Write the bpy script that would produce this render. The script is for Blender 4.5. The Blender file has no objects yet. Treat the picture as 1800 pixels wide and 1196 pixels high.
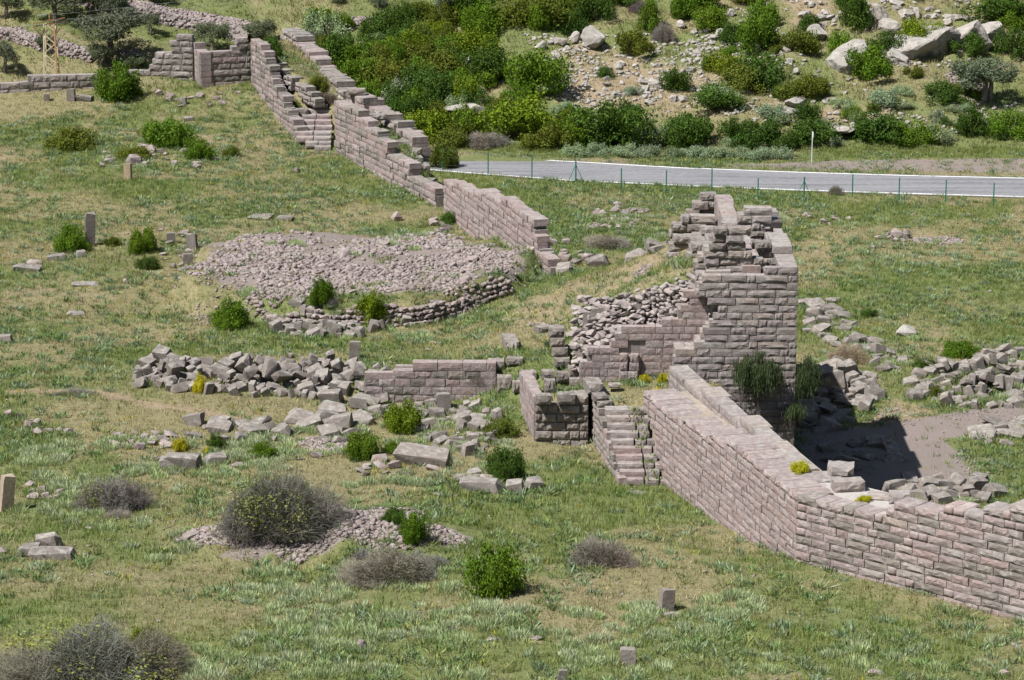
import bpy, bmesh, math, random
import numpy as np
from mathutils import Vector, Matrix, Euler

random.seed(11)
RNG = np.random.default_rng(7)
SC = bpy.context.scene
COL = SC.collection

# ------------------------------------------------------------------ camera, light, exposure
CAM_H, PITCH, FPX = 43.0, math.radians(14.0), 5200.0
cd = bpy.data.cameras.new('camera')
cam = bpy.data.objects.new('camera', cd)
COL.objects.link(cam)
cam.location = (0, 0, CAM_H)
cam.rotation_euler = (math.radians(90) - PITCH, 0, 0)
cd.sensor_width = 36.0
cd.lens = FPX / 1800.0 * 36.0
cd.clip_start = 1.0
cd.clip_end = 4000.0
SC.camera = cam

SUN_EL = math.radians(55)
SH = Vector((0.835, 0.55, 0)).normalized()          # horizontal direction in which shadows fall
sd = bpy.data.lights.new('sun', 'SUN')
sd.energy = 5.0
sd.angle = math.radians(0.5)
sd.color = (1.0, 0.975, 0.935)
sun = bpy.data.objects.new('sun', sd)
COL.objects.link(sun)
ldir = Vector((SH.x * math.cos(SUN_EL), SH.y * math.cos(SUN_EL), -math.sin(SUN_EL)))
sun.rotation_euler = ldir.to_track_quat('-Z', 'Y').to_euler()
sun.location = (-60, 60, 120)

W = bpy.data.worlds.new('World')
SC.world = W
W.use_nodes = True
wn = W.node_tree
wn.nodes.clear()
sky = wn.nodes.new('ShaderNodeTexSky')
sky.sky_type = 'NISHITA'
sky.sun_disc = False
sky.sun_elevation = SUN_EL
sky.sun_rotation = math.atan2(-SH.x, -SH.y)
bg = wn.nodes.new('ShaderNodeBackground')
bg.inputs['Strength'].default_value = 0.05
wo = wn.nodes.new('ShaderNodeOutputWorld')
wn.links.new(sky.outputs[0], bg.inputs[0])
wn.links.new(bg.outputs[0], wo.inputs[0])
SC.view_settings.view_transform = 'Standard'
SC.view_settings.look = 'None'
SC.view_settings.gamma = 1.0
SC.view_settings.use_curve_mapping = False
SC.view_settings.exposure = 0.64

# ------------------------------------------------------------------ survey helpers (photo bearing -> place in the world)
_c, _s = math.cos(PITCH), math.sin(PITCH)
def ray(px, py):
    a, b = (px - 900) / FPX, (598 - py) / FPX
    return np.array([a, _c + b * _s, -_s + b * _c])
def un(px, py, z):
    d = ray(px, py)
    t = (z - CAM_H) / d[2]
    return Vector((d[0] * t, d[1] * t, z))
def on_plane(px, py, P0, P1):
    """where a bearing meets the vertical plane through P0, P1: (distance along, height)"""
    d = ray(px, py)
    ux, uy = P1[0] - P0[0], P1[1] - P0[1]
    L = math.hypot(ux, uy)
    ux, uy = ux / L, uy / L
    nx, ny = -uy, ux
    t = (P0[0] * nx + P0[1] * ny) / (d[0] * nx + d[1] * ny)
    x, y, z = d[0] * t, d[1] * t, CAM_H + d[2] * t
    return ((x - P0[0]) * ux + (y - P0[1]) * uy, z)
def depth_scale(p):
    return FPX / (p[1] * _c - (p[2] - CAM_H) * _s)

# ------------------------------------------------------------------ noise
def _hash(ix, iy, seed):
    h = (ix.astype(np.int64) * 374761393 + iy.astype(np.int64) * 668265263 + seed * 974634533) & 0xffffffff
    h = ((h ^ (h >> 13)) * 1274126177) & 0xffffffff
    return ((h ^ (h >> 16)) & 0xffff) / 65535.0
def vnoise(x, y, seed=0):
    ix, iy = np.floor(x), np.floor(y)
    fx, fy = x - ix, y - iy
    fx, fy = fx * fx * (3 - 2 * fx), fy * fy * (3 - 2 * fy)
    a, b = _hash(ix, iy, seed), _hash(ix + 1, iy, seed)
    c, d = _hash(ix, iy + 1, seed), _hash(ix + 1, iy + 1, seed)
    return (a * (1 - fx) + b * fx) * (1 - fy) + (c * (1 - fx) + d * fx) * fy
def fbm(x, y, scale, oct=4, seed=0):
    x, y = np.asarray(x, float) / scale, np.asarray(y, float) / scale
    v, a, t = 0, 1.0, 0
    for o in range(oct):
        v = v + a * vnoise(x, y, seed + o * 17)
        t += a
        a *= 0.5
        x, y = x * 2.03 + 5.1, y * 2.03 + 9.7
    return v / t
def sstep(a, b, x):
    t = np.clip((x - a) / (b - a), 0, 1)
    return t * t * (3 - 2 * t)

# ------------------------------------------------------------------ plan of the walls
D0 = Vector((7.70, 142.16, 0.0))                     # wall face at the foot of the stair
DC = un(1398, 988, 2.0); DC.z = 0                    # corner of the front wall
RE = un(1800, 1092, 2.0); RE.z = 0
Ddir = (DC - D0).normalized()
Rdir = (RE - DC).normalized()
DN = Vector((-Ddir.y, Ddir.x, 0))                    # to the outside
if DN.x < 0: DN = -DN
RN = Vector((-Rdir.y, Rdir.x, 0))
if RN.y < 0: RN = -RN
TY = 150.5                                           # front plane of the tower
TX1 = 14.93
C_lo = un(962, 490, 1.0); C_lo.z = 0
C_hi = Vector((-5.0, 211.6, 0))
B_lo = Vector((-5.6, 212.6, 0))
B_hi = un(588, 266, 0.5); B_hi.z = 0
A_lo = un(523, 252, 0.6); A_lo.z = 0
A_hi = un(442, 152, 2.8); A_hi.z = 0

INSIDE = [(DC + Rdir * 80 + RN * 1.0), (DC + RN * 1.0 + DN * .6), (D0 - Ddir * 4 + DN * 1.4), Vector((11, 151.3, 0)),
          Vector((12.2, 165, 0)), Vector((10.6, 174, 0)), un(1178, 425, 4.2), un(1050, 468, 2.8), un(985, 488, 1.2),
          C_hi + Vector((.8, .4, 0)), B_hi + Vector((3.6, 1.6, 0)), A_lo + Vector((4.0, 1.6, 0)), A_hi + Vector((5.0, 1.0, 0)),
          A_hi + Vector((3.5, 3.0, 0)), un(345, 140, 3.2), un(240, 138, 3.0) + Vector((0, .8, 0)), un(0, 154, 2.6), Vector((-160, 252, 0)), Vector((-160, -200, 0)), Vector((160, -200, 0)), Vector((160, 60, 0))]
INSIDE = [(p[0], p[1]) for p in INSIDE]

def in_poly(x, y, P):
    r = np.zeros(np.shape(x), bool)
    n = len(P)
    for i in range(n):
        x1, y1 = P[i]; x2, y2 = P[(i + 1) % n]
        if y1 == y2: continue
        c = ((y1 > y) != (y2 > y)) & (x < (x2 - x1) * (y - y1) / (y2 - y1) + x1)
        r ^= c
    return r
def seg_dist(x, y, a, b):
    ax, ay, bx, by = a[0], a[1], b[0], b[1]
    L = (bx - ax) ** 2 + (by - ay) ** 2
    t = np.clip(((x - ax) * (bx - ax) + (y - ay) * (by - ay)) / L, 0, 1)
    return np.hypot(x - ax - t * (bx - ax), y - ay - t * (by - ay)), t
def out_dist(x, y):
    d = np.full(np.shape(x), 1e9)
    n = len(INSIDE)
    for i in range(n):
        d = np.minimum(d, seg_dist(x, y, INSIDE[i], INSIDE[(i + 1) % n])[0])
    return np.where(in_poly(x, y, INSIDE), -d, d)

# inner ground: thin plate spline through surveyed spots (bearing, height)
_ctl = [(0,1196,1.5),(450,1196,1.9),(900,1196,2.2),(1350,1196,2.5),(1800,1196,2.5),(0,1000,1.0),(400,1010,1.0),(900,1000,1.3),(1180,930,.8),(1283,950,.95),
        (1398,988,2.0),(1560,1040,2.0),(1800,1092,2.0),(1170,857,0),(1100,860,0),(1000,850,.2),(700,850,.3),(300,850,.3),(0,850,.4),(0,700,.2),(300,710,.2),(600,720,.2),
        (850,715,.2),(935,785,.3),(1040,765,.35),(300,600,.1),(0,600,.1),(800,560,.4),(600,600,.1),(880,530,1.0),(300,500,.1),(0,500,.1),(0,400,.2),(400,400,.2),(650,390,.1),
        (775,366,.1),(800,400,-.3),(870,455,0),(945,488,.9),(0,300,.5),(300,300,.5),(590,268,.5),(660,318,.3),(300,200,1.6),(0,200,1.5),(450,160,2.7),(0,162,2.5),(340,150,2.9),(523,254,.6),
        (1000,530,3.4),(960,560,2.3),(900,600,1.5),(1000,610,2.6),(940,640,2.0),(1060,470,2.9),(1150,450,4.6),(1100,510,4.8)]
_cx = np.array([un(*c)[:] for c in _ctl])
_hard = np.array([[9.3,157.5,6.9],[6.0,158,5.9],[9,168,6.6],[4.2,160,4.6],[10.5,165,7.2]])
_cx = np.vstack([_cx, _hard])
def _U(r2):
    return 0.5 * r2 * np.log(np.maximum(r2, 1e-9))
_n = len(_cx)
_K = _U(((_cx[:, None, :2] - _cx[None, :, :2]) ** 2).sum(-1)) + np.eye(_n) * 2.0
_Pm = np.hstack([np.ones((_n, 1)), _cx[:, :2]])
_A = np.block([[_K, _Pm], [_Pm.T, np.zeros((3, 3))]])
_sol = np.linalg.solve(_A, np.concatenate([_cx[:, 2], np.zeros(3)]))
def tps(x, y):
    xs, ys = np.clip(x, -48, 40), np.clip(y, 108, 258)
    r = np.full(np.shape(x), _sol[_n]) + _sol[_n + 1] * xs + _sol[_n + 2] * ys
    for i in range(_n):
        r = r + _sol[i] * _U((xs - _cx[i, 0]) ** 2 + (ys - _cx[i, 1]) ** 2)
    return r

# raised platforms: ribbons of (inner edge, outer edge) corners with heights
def ribbon_apply(x, y, h, quads):
    for q in quads:
        for tri in ((q[0], q[1], q[2]), (q[0], q[2], q[3])):
            (x1, y1, z1), (x2, y2, z2), (x3, y3, z3) = tri
            den = (y2 - y3) * (x1 - x3) + (x3 - x2) * (y1 - y3)
            if abs(den) < 1e-9: continue
            a = ((y2 - y3) * (x - x3) + (x3 - x2) * (y - y3)) / den
            b = ((y3 - y1) * (x - x3) + (x1 - x3) * (y - y3)) / den
            c = 1 - a - b
            m = (a >= -1e-6) & (b >= -1e-6) & (c >= -1e-6)
            h = np.where(m, np.maximum(h, a * z1 + b * z2 + c * z3), h)
    return h
def V(p, z): return (p[0], p[1], z)
ST_L0, ST_R0 = un(1092, 852, 0.0), un(1168, 852, 0.0)         # foot of the stair, left and right
ST_L1, ST_R1 = un(1060, 716, 2.62), un(1138, 716, 2.62)       # head of the stair
TERR = []
_ci = D0 - Ddir * 5.2                                          # back end of the front wall's inner face
TERR.append([V(ST_L1 + Vector((.1, .45, 0)), 2.6), V(ST_R1 + Vector((2.6, .3, 0)), 2.8), V(Vector((8.8, 151.9, 0)), 3.1), V(Vector((4.2, 151.9, 0)), 2.9)])
TERR.append([V(Vector((1.75, 149.6, 0)), 2.4), V(Vector((3.9, 149.6, 0)), 2.5), V(Vector((4.3, 152.6, 0)), 2.6), V(Vector((1.6, 152.8, 0)), 2.3)])
# walk on top of the upper wall
WALK_IN = [(A_hi + Vector((1.2, -.3, 0)), 6.0), (A_hi.lerp(A_lo, .5) + Vector((1.9, .4, 0)), 4.6), (A_lo + Vector((1.6, 6.0, 0)) , 2.5), (B_hi + Vector((.9, 1.6, 0)), 2.4), (B_hi.lerp(B_lo, .5) + Vector((.7, .3, 0)), 1.9), (B_lo + Vector((.4, .2, 0)), .9)]
WALK_OUT = [(un(505, 58, 5.6), 5.4), (un(560, 112, 4.8), 4.6), (un(606, 156, 4.0), 3.8), (un(655, 196, 3.2), 3.0), (un(722, 248, 2.2), 2.0), (un(758, 318, .8), .7)]
for i in range(5):
    TERR.append([V(*WALK_IN[i]), V(*WALK_OUT[i]), V(*WALK_OUT[i + 1]), V(*WALK_IN[i + 1])])

MW0, MW1 = un(640, 700, .25), un(872, 700, .3)                # low ashlar wall in the field
MW0.z = MW1.z = 0
MOUND = (-10.0, 187.0, 11.9, 11.4)
MOUND2 = un(560, 945, .8)
def terrain(x, y):
    x, y = np.asarray(x, float), np.asarray(y, float)
    hin = np.clip(tps(x, y), -1, 9)
    # low wall retains the bank behind it
    ux, uy = (MW1 - MW0).normalized()[:2]
    u = (x - MW0.x) * ux + (y - MW0.y) * uy
    v = -(x - MW0.x) * uy + (y - MW0.y) * ux
    Lw = (MW1 - MW0).length
    hin = hin + 1.15 * sstep(.25, .7, v) * (1 - sstep(1, 14, v)) * sstep(-3, 1.5, u) * (1 - sstep(Lw, Lw + 3, u))
    # drum shaped rubble mound
    r = np.hypot((x - MOUND[0]) / MOUND[2], (y - MOUND[1]) / MOUND[3]) + (fbm(x, y, 4, 3, 5) - .5) * .28
    hin = hin + (1.45 + .6 * (fbm(x, y, 2.2, 3, 8) - .3)) * (1 - sstep(.93, 1.01, r)) + .5 * (1 - sstep(.1, .95, r))
    r = np.hypot((x - MOUND2.x) / 7.3, (y - MOUND2.y) / 5.2)
    hin = hin + 1.35 * (1 - sstep(.1, 1.0, r + (fbm(x, y, 2.5, 3, 15) - .5) * .6))
    hin = hin + (fbm(x, y, 9, 4, 1) - .5) * .5 + (fbm(x, y, 1.6, 3, 2) - .5) * .16
    hout = -4 + np.clip((y - 165) / 60, 0, 1)
    hout = hout + ((fbm(x, y, 9, 4, 3) - .5) * .7 + (fbm(x, y, 1.6, 3, 2) - .5) * .16) * (1 - sstep(222, 230, y))
    d = y - 253 - (fbm(x, y, 14, 2, 21) - .5) * 3
    hill = .5 * (d + np.sqrt(d * d + 6.0)) * (.31 + .03 * np.sin(x * .06)) 
    hill = np.minimum(hill, 26 + (hill - 26) * .6)
    hn = sstep(253, 262, y)
    hill = hill + hn * ((fbm(x, y, 13, 4, 31) - .5) * 2.6 + (fbm(x, y, 3.2, 4, 33) - .5) * .9)
    hout = hout + hill
    w = sstep(0, 3.2, out_dist(x, y))
    h = hin * (1 - w) + hout * w
    h = ribbon_apply(x, y, h, TERR)
    h = h + np.clip(100 - y, 0, 400) * .27
    return h

# ground mesh, fine where the photograph looks, coarse out to the horizon
def _axis(a, b, st, lo, hi):
    m = list(np.arange(a, b + 1e-6, st))
    s, v = st, a
    L = []
    while v > lo:
        s *= 1.35; v -= s; L.append(v)
    s, v = st, b
    Rr = []
    while v < hi:
        s *= 1.35; v += s; Rr.append(v)
    return np.array(L[::-1] + m + Rr)
GX = _axis(-60, 60, .5, -900, 900)
GY = _axis(104, 318, .5, -300, 1500)
gx, gy = np.meshgrid(GX, GY)
GZ = terrain(gx, gy)
def hz(x, y):
    """ground height, read from the ground mesh"""
    x, y = np.asarray(x, float), np.asarray(y, float)
    i = np.clip(np.searchsorted(GX, x) - 1, 0, len(GX) - 2)
    j = np.clip(np.searchsorted(GY, y) - 1, 0, len(GY) - 2)
    fx = (x - GX[i]) / (GX[i + 1] - GX[i])
    fy = (y - GY[j]) / (GY[j + 1] - GY[j])
    return (GZ[j, i] * (1 - fx) + GZ[j, i + 1] * fx) * (1 - fy) + (GZ[j + 1, i] * (1 - fx) + GZ[j + 1, i + 1] * fx) * fy
_ty = np.arange(104, 330, .2)
def gp(px, py):
    d = ray(px, py)
    t = _ty / d[1]
    x, z = d[0] * t, CAM_H + d[2] * t
    h = hz(x, _ty)
    k = np.argmax(h >= z)
    if h[k] < z[k]: k = len(_ty) - 1
    return Vector((x[k], _ty[k], h[k]))

# ------------------------------------------------------------------ materials
def new_mat(name):
    m = bpy.data.materials.new(name)
    m.use_nodes = True
    nt = m.node_tree
    nt.nodes.clear()
    out = nt.nodes.new('ShaderNodeOutputMaterial')
    b = nt.nodes.new('ShaderNodeBsdfPrincipled')
    b.inputs['Roughness'].default_value = .9
    b.inputs['Specular IOR Level'].default_value = .15
    nt.links.new(b.outputs[0], out.inputs[0])
    return m, nt, b
def nd(nt, t, **kw):
    n = nt.nodes.new(t)
    for k, v in kw.items():
        if k in n.inputs.keys(): n.inputs[k].default_value = v
        else: setattr(n, k, v)
    return n
def ramp(nt, fac, stops):
    r = nt.nodes.new('ShaderNodeValToRGB')
    while len(r.color_ramp.elements) < len(stops): r.color_ramp.elements.new(.5)
    for e, (p, c) in zip(r.color_ramp.elements, stops):
        e.position = p; e.color = (*c, 1)
    nt.links.new(fac, r.inputs[0])
    return r.outputs[0]
def mix(nt, fac, a, b, mode='MIX'):
    m = nt.nodes.new('ShaderNodeMix'); m.data_type = 'RGBA'; m.blend_type = mode
    for sock, v in ((m.inputs[0], fac), (m.inputs[6], a), (m.inputs[7], b)):
        if hasattr(v, 'links'): nt.links.new(v, sock)
        elif isinstance(v, (int, float)): sock.default_value = v
        else: sock.default_value = (*v, 1)
    return m.outputs[2]
def mth(nt, op, a, b=None):
    m = nt.nodes.new('ShaderNodeMath'); m.operation = op
    for sock, v in ((m.inputs[0], a), (m.inputs[1], b)):
        if v is None: continue
        if hasattr(v, 'links'): nt.links.new(v, sock)
        else: sock.default_value = v
    return m.outputs[0]

def stone_mat(name, stops, lichen=.35, bump=.6, sc=1.0, dark=.5):
    m, nt, b = new_mat(name)
    oi = nd(nt, 'ShaderNodeObjectInfo')
    geo = nd(nt, 'ShaderNodeNewGeometry')
    n1 = nd(nt, 'ShaderNodeTexNoise', Scale=1.1 * sc, Detail=5.0)
    n2 = nd(nt, 'ShaderNodeTexNoise', Scale=7.0 * sc, Detail=6.0, Roughness=.7)
    n3 = nd(nt, 'ShaderNodeTexNoise', Scale=3.0 * sc, Detail=6.0, Roughness=.65)
    for n in (n1, n2, n3): nt.links.new(geo.outputs['Position'], n.inputs['Vector'])
    rnd = mth(nt, 'FRACT', mth(nt, 'ADD', oi.outputs['Random'], geo.outputs['Random Per Island']))
    f = mth(nt, 'ADD', mth(nt, 'MULTIPLY', rnd, .62), mth(nt, 'MULTIPLY', n1.outputs[0], .42))
    col = ramp(nt, f, stops)
    lf = ramp(nt, n3.outputs[0], [(.52, (0, 0, 0)), (.66, (1, 1, 1))])
    col = mix(nt, mth(nt, 'MULTIPLY', lf, lichen), col, (.46, .45, .41))
    df = ramp(nt, n2.outputs[0], [(.30, (1, 1, 1)), (.52, (0, 0, 0))])
    col = mix(nt, mth(nt, 'MULTIPLY', df, dark), col, (.13, .115, .105))
    # rain streaks down the faces, pale lichen crust on the weathered tops
    mp = nd(nt, 'ShaderNodeMapping'); mp.inputs['Scale'].default_value = (1.5, 1.5, .22)
    nt.links.new(geo.outputs['Position'], mp.inputs['Vector'])
    n4 = nd(nt, 'ShaderNodeTexNoise', Scale=1.3, Detail=4.0); nt.links.new(mp.outputs[0], n4.inputs['Vector'])
    col = mix(nt, mth(nt, 'MULTIPLY', ramp(nt, n4.outputs[0], [(.50, (0, 0, 0)), (.68, (1, 1, 1))]), .38), col, (.12, .105, .10))
    sx_ = nd(nt, 'ShaderNodeSeparateXYZ'); nt.links.new(geo.outputs['Normal'], sx_.inputs[0])
    tp = mth(nt, 'MULTIPLY', ramp(nt, sx_.outputs[2], [(.55, (0, 0, 0)), (.8, (1, 1, 1))]), ramp(nt, n3.outputs[0], [(.40, (0, 0, 0)), (.60, (1, 1, 1))]))
    col = mix(nt, mth(nt, 'MULTIPLY', tp, lichen * .9), col, (.40, .385, .35))
    nt.links.new(col, b.inputs['Base Color'])
    bp = nd(nt, 'ShaderNodeBump', Strength=bump, Distance=.06)
    nt.links.new(n2.outputs[0], bp.inputs['Height'])
    nt.links.new(bp.outputs[0], b.inputs['Normal'])
    return m
PINK = [(.1, (0.221, 0.170, 0.167)), (.35, (0.270, 0.213, 0.207)), (.55, (0.302, 0.246, 0.236)), (.78, (0.270, 0.198, 0.188)), (.95, (0.297, 0.233, 0.205))]
GREY = [(.1, (0.134, 0.116, 0.103)), (.4, (0.180, 0.156, 0.140)), (.65, (0.213, 0.186, 0.166)), (.95, (0.209, 0.166, 0.145))]
PALE = [(.1, (.25, .23, .21)), (.5, (.32, .295, .265)), (.95, (.31, .265, .23))]
M_PINK = stone_mat('pink_andesite', PINK, dark=.7)
M_MORTAR = stone_mat('pale_mortar', [(.1, (.38, .345, .325)), (.95, (.45, .41, .39))], sc=2)
M_TOWER = stone_mat('tower_andesite', [(.1, (0.196, 0.161, 0.155)), (.4, (0.248, 0.209, 0.201)), (.65, (0.277, 0.244, 0.230)), (.95, (0.281, 0.216, 0.182))], lichen=.4)
M_GREY = stone_mat('grey_andesite', GREY)
M_PALE = stone_mat('pale_hill_rock', PALE, lichen=.5, sc=.6)
M_RUB = stone_mat('rubble_stone', [(.08, (0.126, 0.099, 0.094)), (.35, (0.209, 0.164, 0.157)), (.65, (0.270, 0.218, 0.209)), (.98, (0.288, 0.211, 0.187))], dark=.45)
M_LITE = stone_mat('pale_rubble', [(.08, (.19, .158, .15)), (.5, (.285, .243, .232)), (.95, (.325, .27, .245))], dark=.35)
M_CORE = stone_mat('rubble_core', [(.1, (.19, .165, .155)), (.95, (.245, .215, .20))], sc=2)
M_WALK = stone_mat('gravel_fill', [(.1, (.27, .215, .165)), (.95, (.36, .30, .24))], sc=2.5)

# ------------------------------------------------------------------ mesh and object helpers
def mesh(name, v, f, mats=(), smooth=False):
    me = bpy.data.meshes.new(name)
    me.from_pydata([tuple(p) for p in v], [], [tuple(q) for q in f])
    for m in mats: me.materials.append(m)
    if smooth:
        me.polygons.foreach_set('use_smooth', [True] * len(me.polygons))
    me.update()
    return me
def mesh_np(name, v, f, mats=(), attr=None, k=3):
    """v (n,3), f (m,k) arrays"""
    me = bpy.data.meshes.new(name)
    me.vertices.add(len(v)); me.vertices.foreach_set('co', np.asarray(v, np.float32).ravel())
    me.loops.add(f.size); me.loops.foreach_set('vertex_index', f.astype(np.int32).ravel())
    me.polygons.add(len(f))
    me.polygons.foreach_set('loop_start', np.arange(0, f.size, k, dtype=np.int32))
    me.polygons.foreach_set('loop_total', np.full(len(f), k, np.int32))
    for m in mats: me.materials.append(m)
    if attr is not None:
        for nm, a in attr.items():
            at = me.attributes.new(nm, 'FLOAT_COLOR', 'POINT')
            at.data.foreach_set('color', np.hstack([a, np.ones((len(a), 1))]).astype(np.float32).ravel())
    me.update(calc_edges=True)
    return me
def obj(name, me, parent=None, loc=(0, 0, 0), rot=(0, 0, 0), scale=(1, 1, 1)):
    o = bpy.data.objects.new(name, me)
    COL.objects.link(o)
    o.location = loc; o.rotation_euler = rot; o.scale = scale
    if parent: o.parent = parent
    return o
def tag(o, label=None, cat=None, group=None, kind=None):
    if label: o['label'] = label
    if cat: o['category'] = cat
    if group: o['group'] = group
    if kind: o['kind'] = kind
    return o
def thing(name, label, cat, loc=(0, 0, 0), group=None):
    o = bpy.data.objects.new(name, None)
    COL.objects.link(o)
    o.location = loc
    o.empty_display_size = .3
    return tag(o, label, cat, group)

# unit masonry blocks: x along the face, y into the wall, z up; face at y=-.5 with a broken, bossed front
def block_mesh(name, mat, boss, rough, seed, nx=6, nz=4, sharp=.06):
    r = random.Random(seed)
    V_, F_ = [], []
    for j in range(nz):
        for i in range(nx):
            u, w = i / (nx - 1), j / (nz - 1)
            edge = (i in (0, nx - 1)) or (j in (0, nz - 1))
            x, z = u - .5, w - .5
            if edge:
                y = -.5 + boss * r.uniform(.5, 1.0)
                x *= 1 - r.uniform(0, .02); z *= 1 - r.uniform(0, sharp)
            else:
                y = -.5 - boss * r.uniform(-.35, 1.0)
                x += r.uniform(-.04, .04); z += r.uniform(-.06, .06)
            V_.append((x, y, z))
    for j in range(nz - 1):
        for i in range(nx - 1):
            a = j * nx + i
            if r.random() < .5: F_ += [(a, a + 1, a + nx + 1), (a, a + nx + 1, a + nx)]
            else: F_ += [(a, a + 1, a + nx), (a + 1, a + nx + 1, a + nx)]
    ring = list(range(nx)) + [j * nx + nx - 1 for j in range(1, nz)] + [(nz - 1) * nx + i for i in range(nx - 2, -1, -1)] + [j * nx for j in range(nz - 2, 0, -1)]
    n0 = len(V_)
    for k in ring:
        x, y, z = V_[k]
        V_.append((x * (1 - r.uniform(0, rough)), .5 + r.uniform(-rough, rough), z * (1 + r.uniform(-rough, rough * .3))))
    m = len(ring)
    for k in range(m):
        F_.append((ring[k], n0 + k, n0 + (k + 1) % m, ring[(k + 1) % m]))
    F_.append(tuple(n0 + k for k in range(m)))
    return mesh(name, V_, F_, [mat])
BL = {}
for key, mat, boss, rough, sharp in (('tower', M_TOWER, .055, .02, .03), ('pink', M_PINK, .04, .02, .03), ('grey', M_GREY, .05, .03, .04),
                                     ('plain', M_PINK, .02, .02, .015), ('worn', M_GREY, .085, .06, .10), ('ptower', M_TOWER, .025, .02, .015)):
    BL[key] = [block_mesh('block_' + key, mat, boss, rough, 31 * k + len(key), sharp=sharp) for k in range(9)]

# loose stones
def hull_mesh(name, mat, seed, boxy, n=26, jit=.13):
    r = random.Random(seed)
    bm = bmesh.new()
    if boxy:
        sk = (r.uniform(-.12, .12), r.uniform(-.12, .12))
        for sx in (-.5, .5):
            for sy in (-.5, .5):
                for sz in (-.5, .5):
                    j = [r.uniform(-jit, jit) for _ in range(3)]
                    x, y, z = sx + j[0] + sk[0] * sz, sy + j[1] + sk[1] * sz, sz + j[2]
                    e = r.uniform(.06, .14)
                    bm.verts.new((x * (1 - e * 2), y, z)); bm.verts.new((x, y * (1 - e * 2), z)); bm.verts.new((x, y, z * (1 - e * 2)))
        for _ in range(5 if jit > .1 else 1):
            q = [r.uniform(-.3, .3) for _ in range(3)]; a_ = r.randrange(3); q[a_] = r.choice((-1, 1)) * r.uniform(.5, .6)
            bm.verts.new(q)
    else:
        for _ in range(n):
            d = Vector((r.gauss(0, 1), r.gauss(0, 1), r.gauss(0, 1))).normalized()
            m = max(abs(d.x), abs(d.y), abs(d.z))
            bm.verts.new(d * (.5 / m * .55 + .5 * .45) * r.uniform(.82, 1.05))
    g = bmesh.ops.convex_hull(bm, input=bm.verts)
    bmesh.ops.delete(bm, geom=list({e for e in g['geom_interior'] + g['geom_unused'] if isinstance(e, bmesh.types.BMVert)}), context='VERTS')
    me = bpy.data.meshes.new(name)
    bm.to_mesh(me); bm.free()
    me.materials.append(mat)
    return me
ST = {'block': [hull_mesh('stone', M_GREY, 100 + k, True) for k in range(14)],
      'stele': [hull_mesh('stone', M_GREY, 400 + k, True, jit=.045) for k in range(6)],
      'rock': [hull_mesh('stone', M_RUB, 200 + k, False, 15) for k in range(18)],
      'lite': [hull_mesh('stone', M_LITE, 500 + k, False, 15) for k in range(12)],
      'pale': [hull_mesh('stone', M_PALE, 300 + k, False, 40) for k in range(12)]}

# rough boulder with flats, for the big rocks of the hillside
def boulder_mesh(seed):
    r = random.Random(seed)
    bm = bmesh.new()
    bmesh.ops.create_icosphere(bm, subdivisions=4, radius=.5)
    planes = []
    for _ in range(13):
        d = Vector((r.gauss(0, 1), r.gauss(0, 1), r.gauss(0, .8))).normalized()
        planes.append((d, r.uniform(.25, .43)))
    from mathutils import noise
    for v in bm.verts:
        for d, k in planes:
            t = v.co.dot(d) - k
            if t > 0: v.co -= d * t * .98
        q = v.co * 3 + Vector((seed, seed * 2, 0))
        v.co += v.co.normalized() * (noise.fractal(q, 1.0, 2.0, 4) * .035 - abs(noise.noise(q * 1.7)) * .03)
    me = bpy.data.meshes.new('boulder')
    bm.to_mesh(me); bm.free()
    me.materials.append(M_PALE)
    return me
BOULD = [boulder_mesh(k + 3) for k in range(6)]

# ------------------------------------------------------------------ masonry
def interp(pts, u):
    if u <= pts[0][0]: return pts[0][1]
    for (a, za), (b, zb) in zip(pts, pts[1:]):
        if u <= b: return zb if b - a < 1e-6 else za + (zb - za) * (u - a) / (b - a)
    return pts[-1][1]
def step_fn(pts):
    return lambda u: interp(pts, u)
def core_mesh(P0, d, nrm, ubeg, uend, top, bot, depth, inset, root_loc, mat, step=.4, drop=.3):
    """rubble filling behind a face: a strip with a stepped top"""
    V_, F_ = [], []
    n = max(2, int((uend - ubeg) / step))
    us = [ubeg + (uend - ubeg) * i / n for i in range(n + 1)]
    def pt(u, v, z):
        q = P0 + d * u + nrm * v
        return (q.x - root_loc[0], q.y - root_loc[1], z - root_loc[2])
    for a, b in zip(us, us[1:]):
        zt = min(top(a), top(b), top((a + b) / 2)) - drop
        zb = min(bot(a), bot(b)) - .5
        if zt - zb < .2: continue
        k = len(V_)
        for u in (a, b):
            for v in (inset, depth):
                V_.append(pt(u, v, zb)); V_.append(pt(u, v, zt))
        F_ += [(k, k + 4, k + 5, k + 1), (k + 2, k + 3, k + 7, k + 6), (k + 1, k + 5, k + 7, k + 3), (k, k + 1, k + 3, k + 2), (k + 4, k + 6, k + 7, k + 5), (k, k + 2, k + 6, k + 4)]
    return mesh('rubble_core', V_, F_, [mat])
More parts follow.
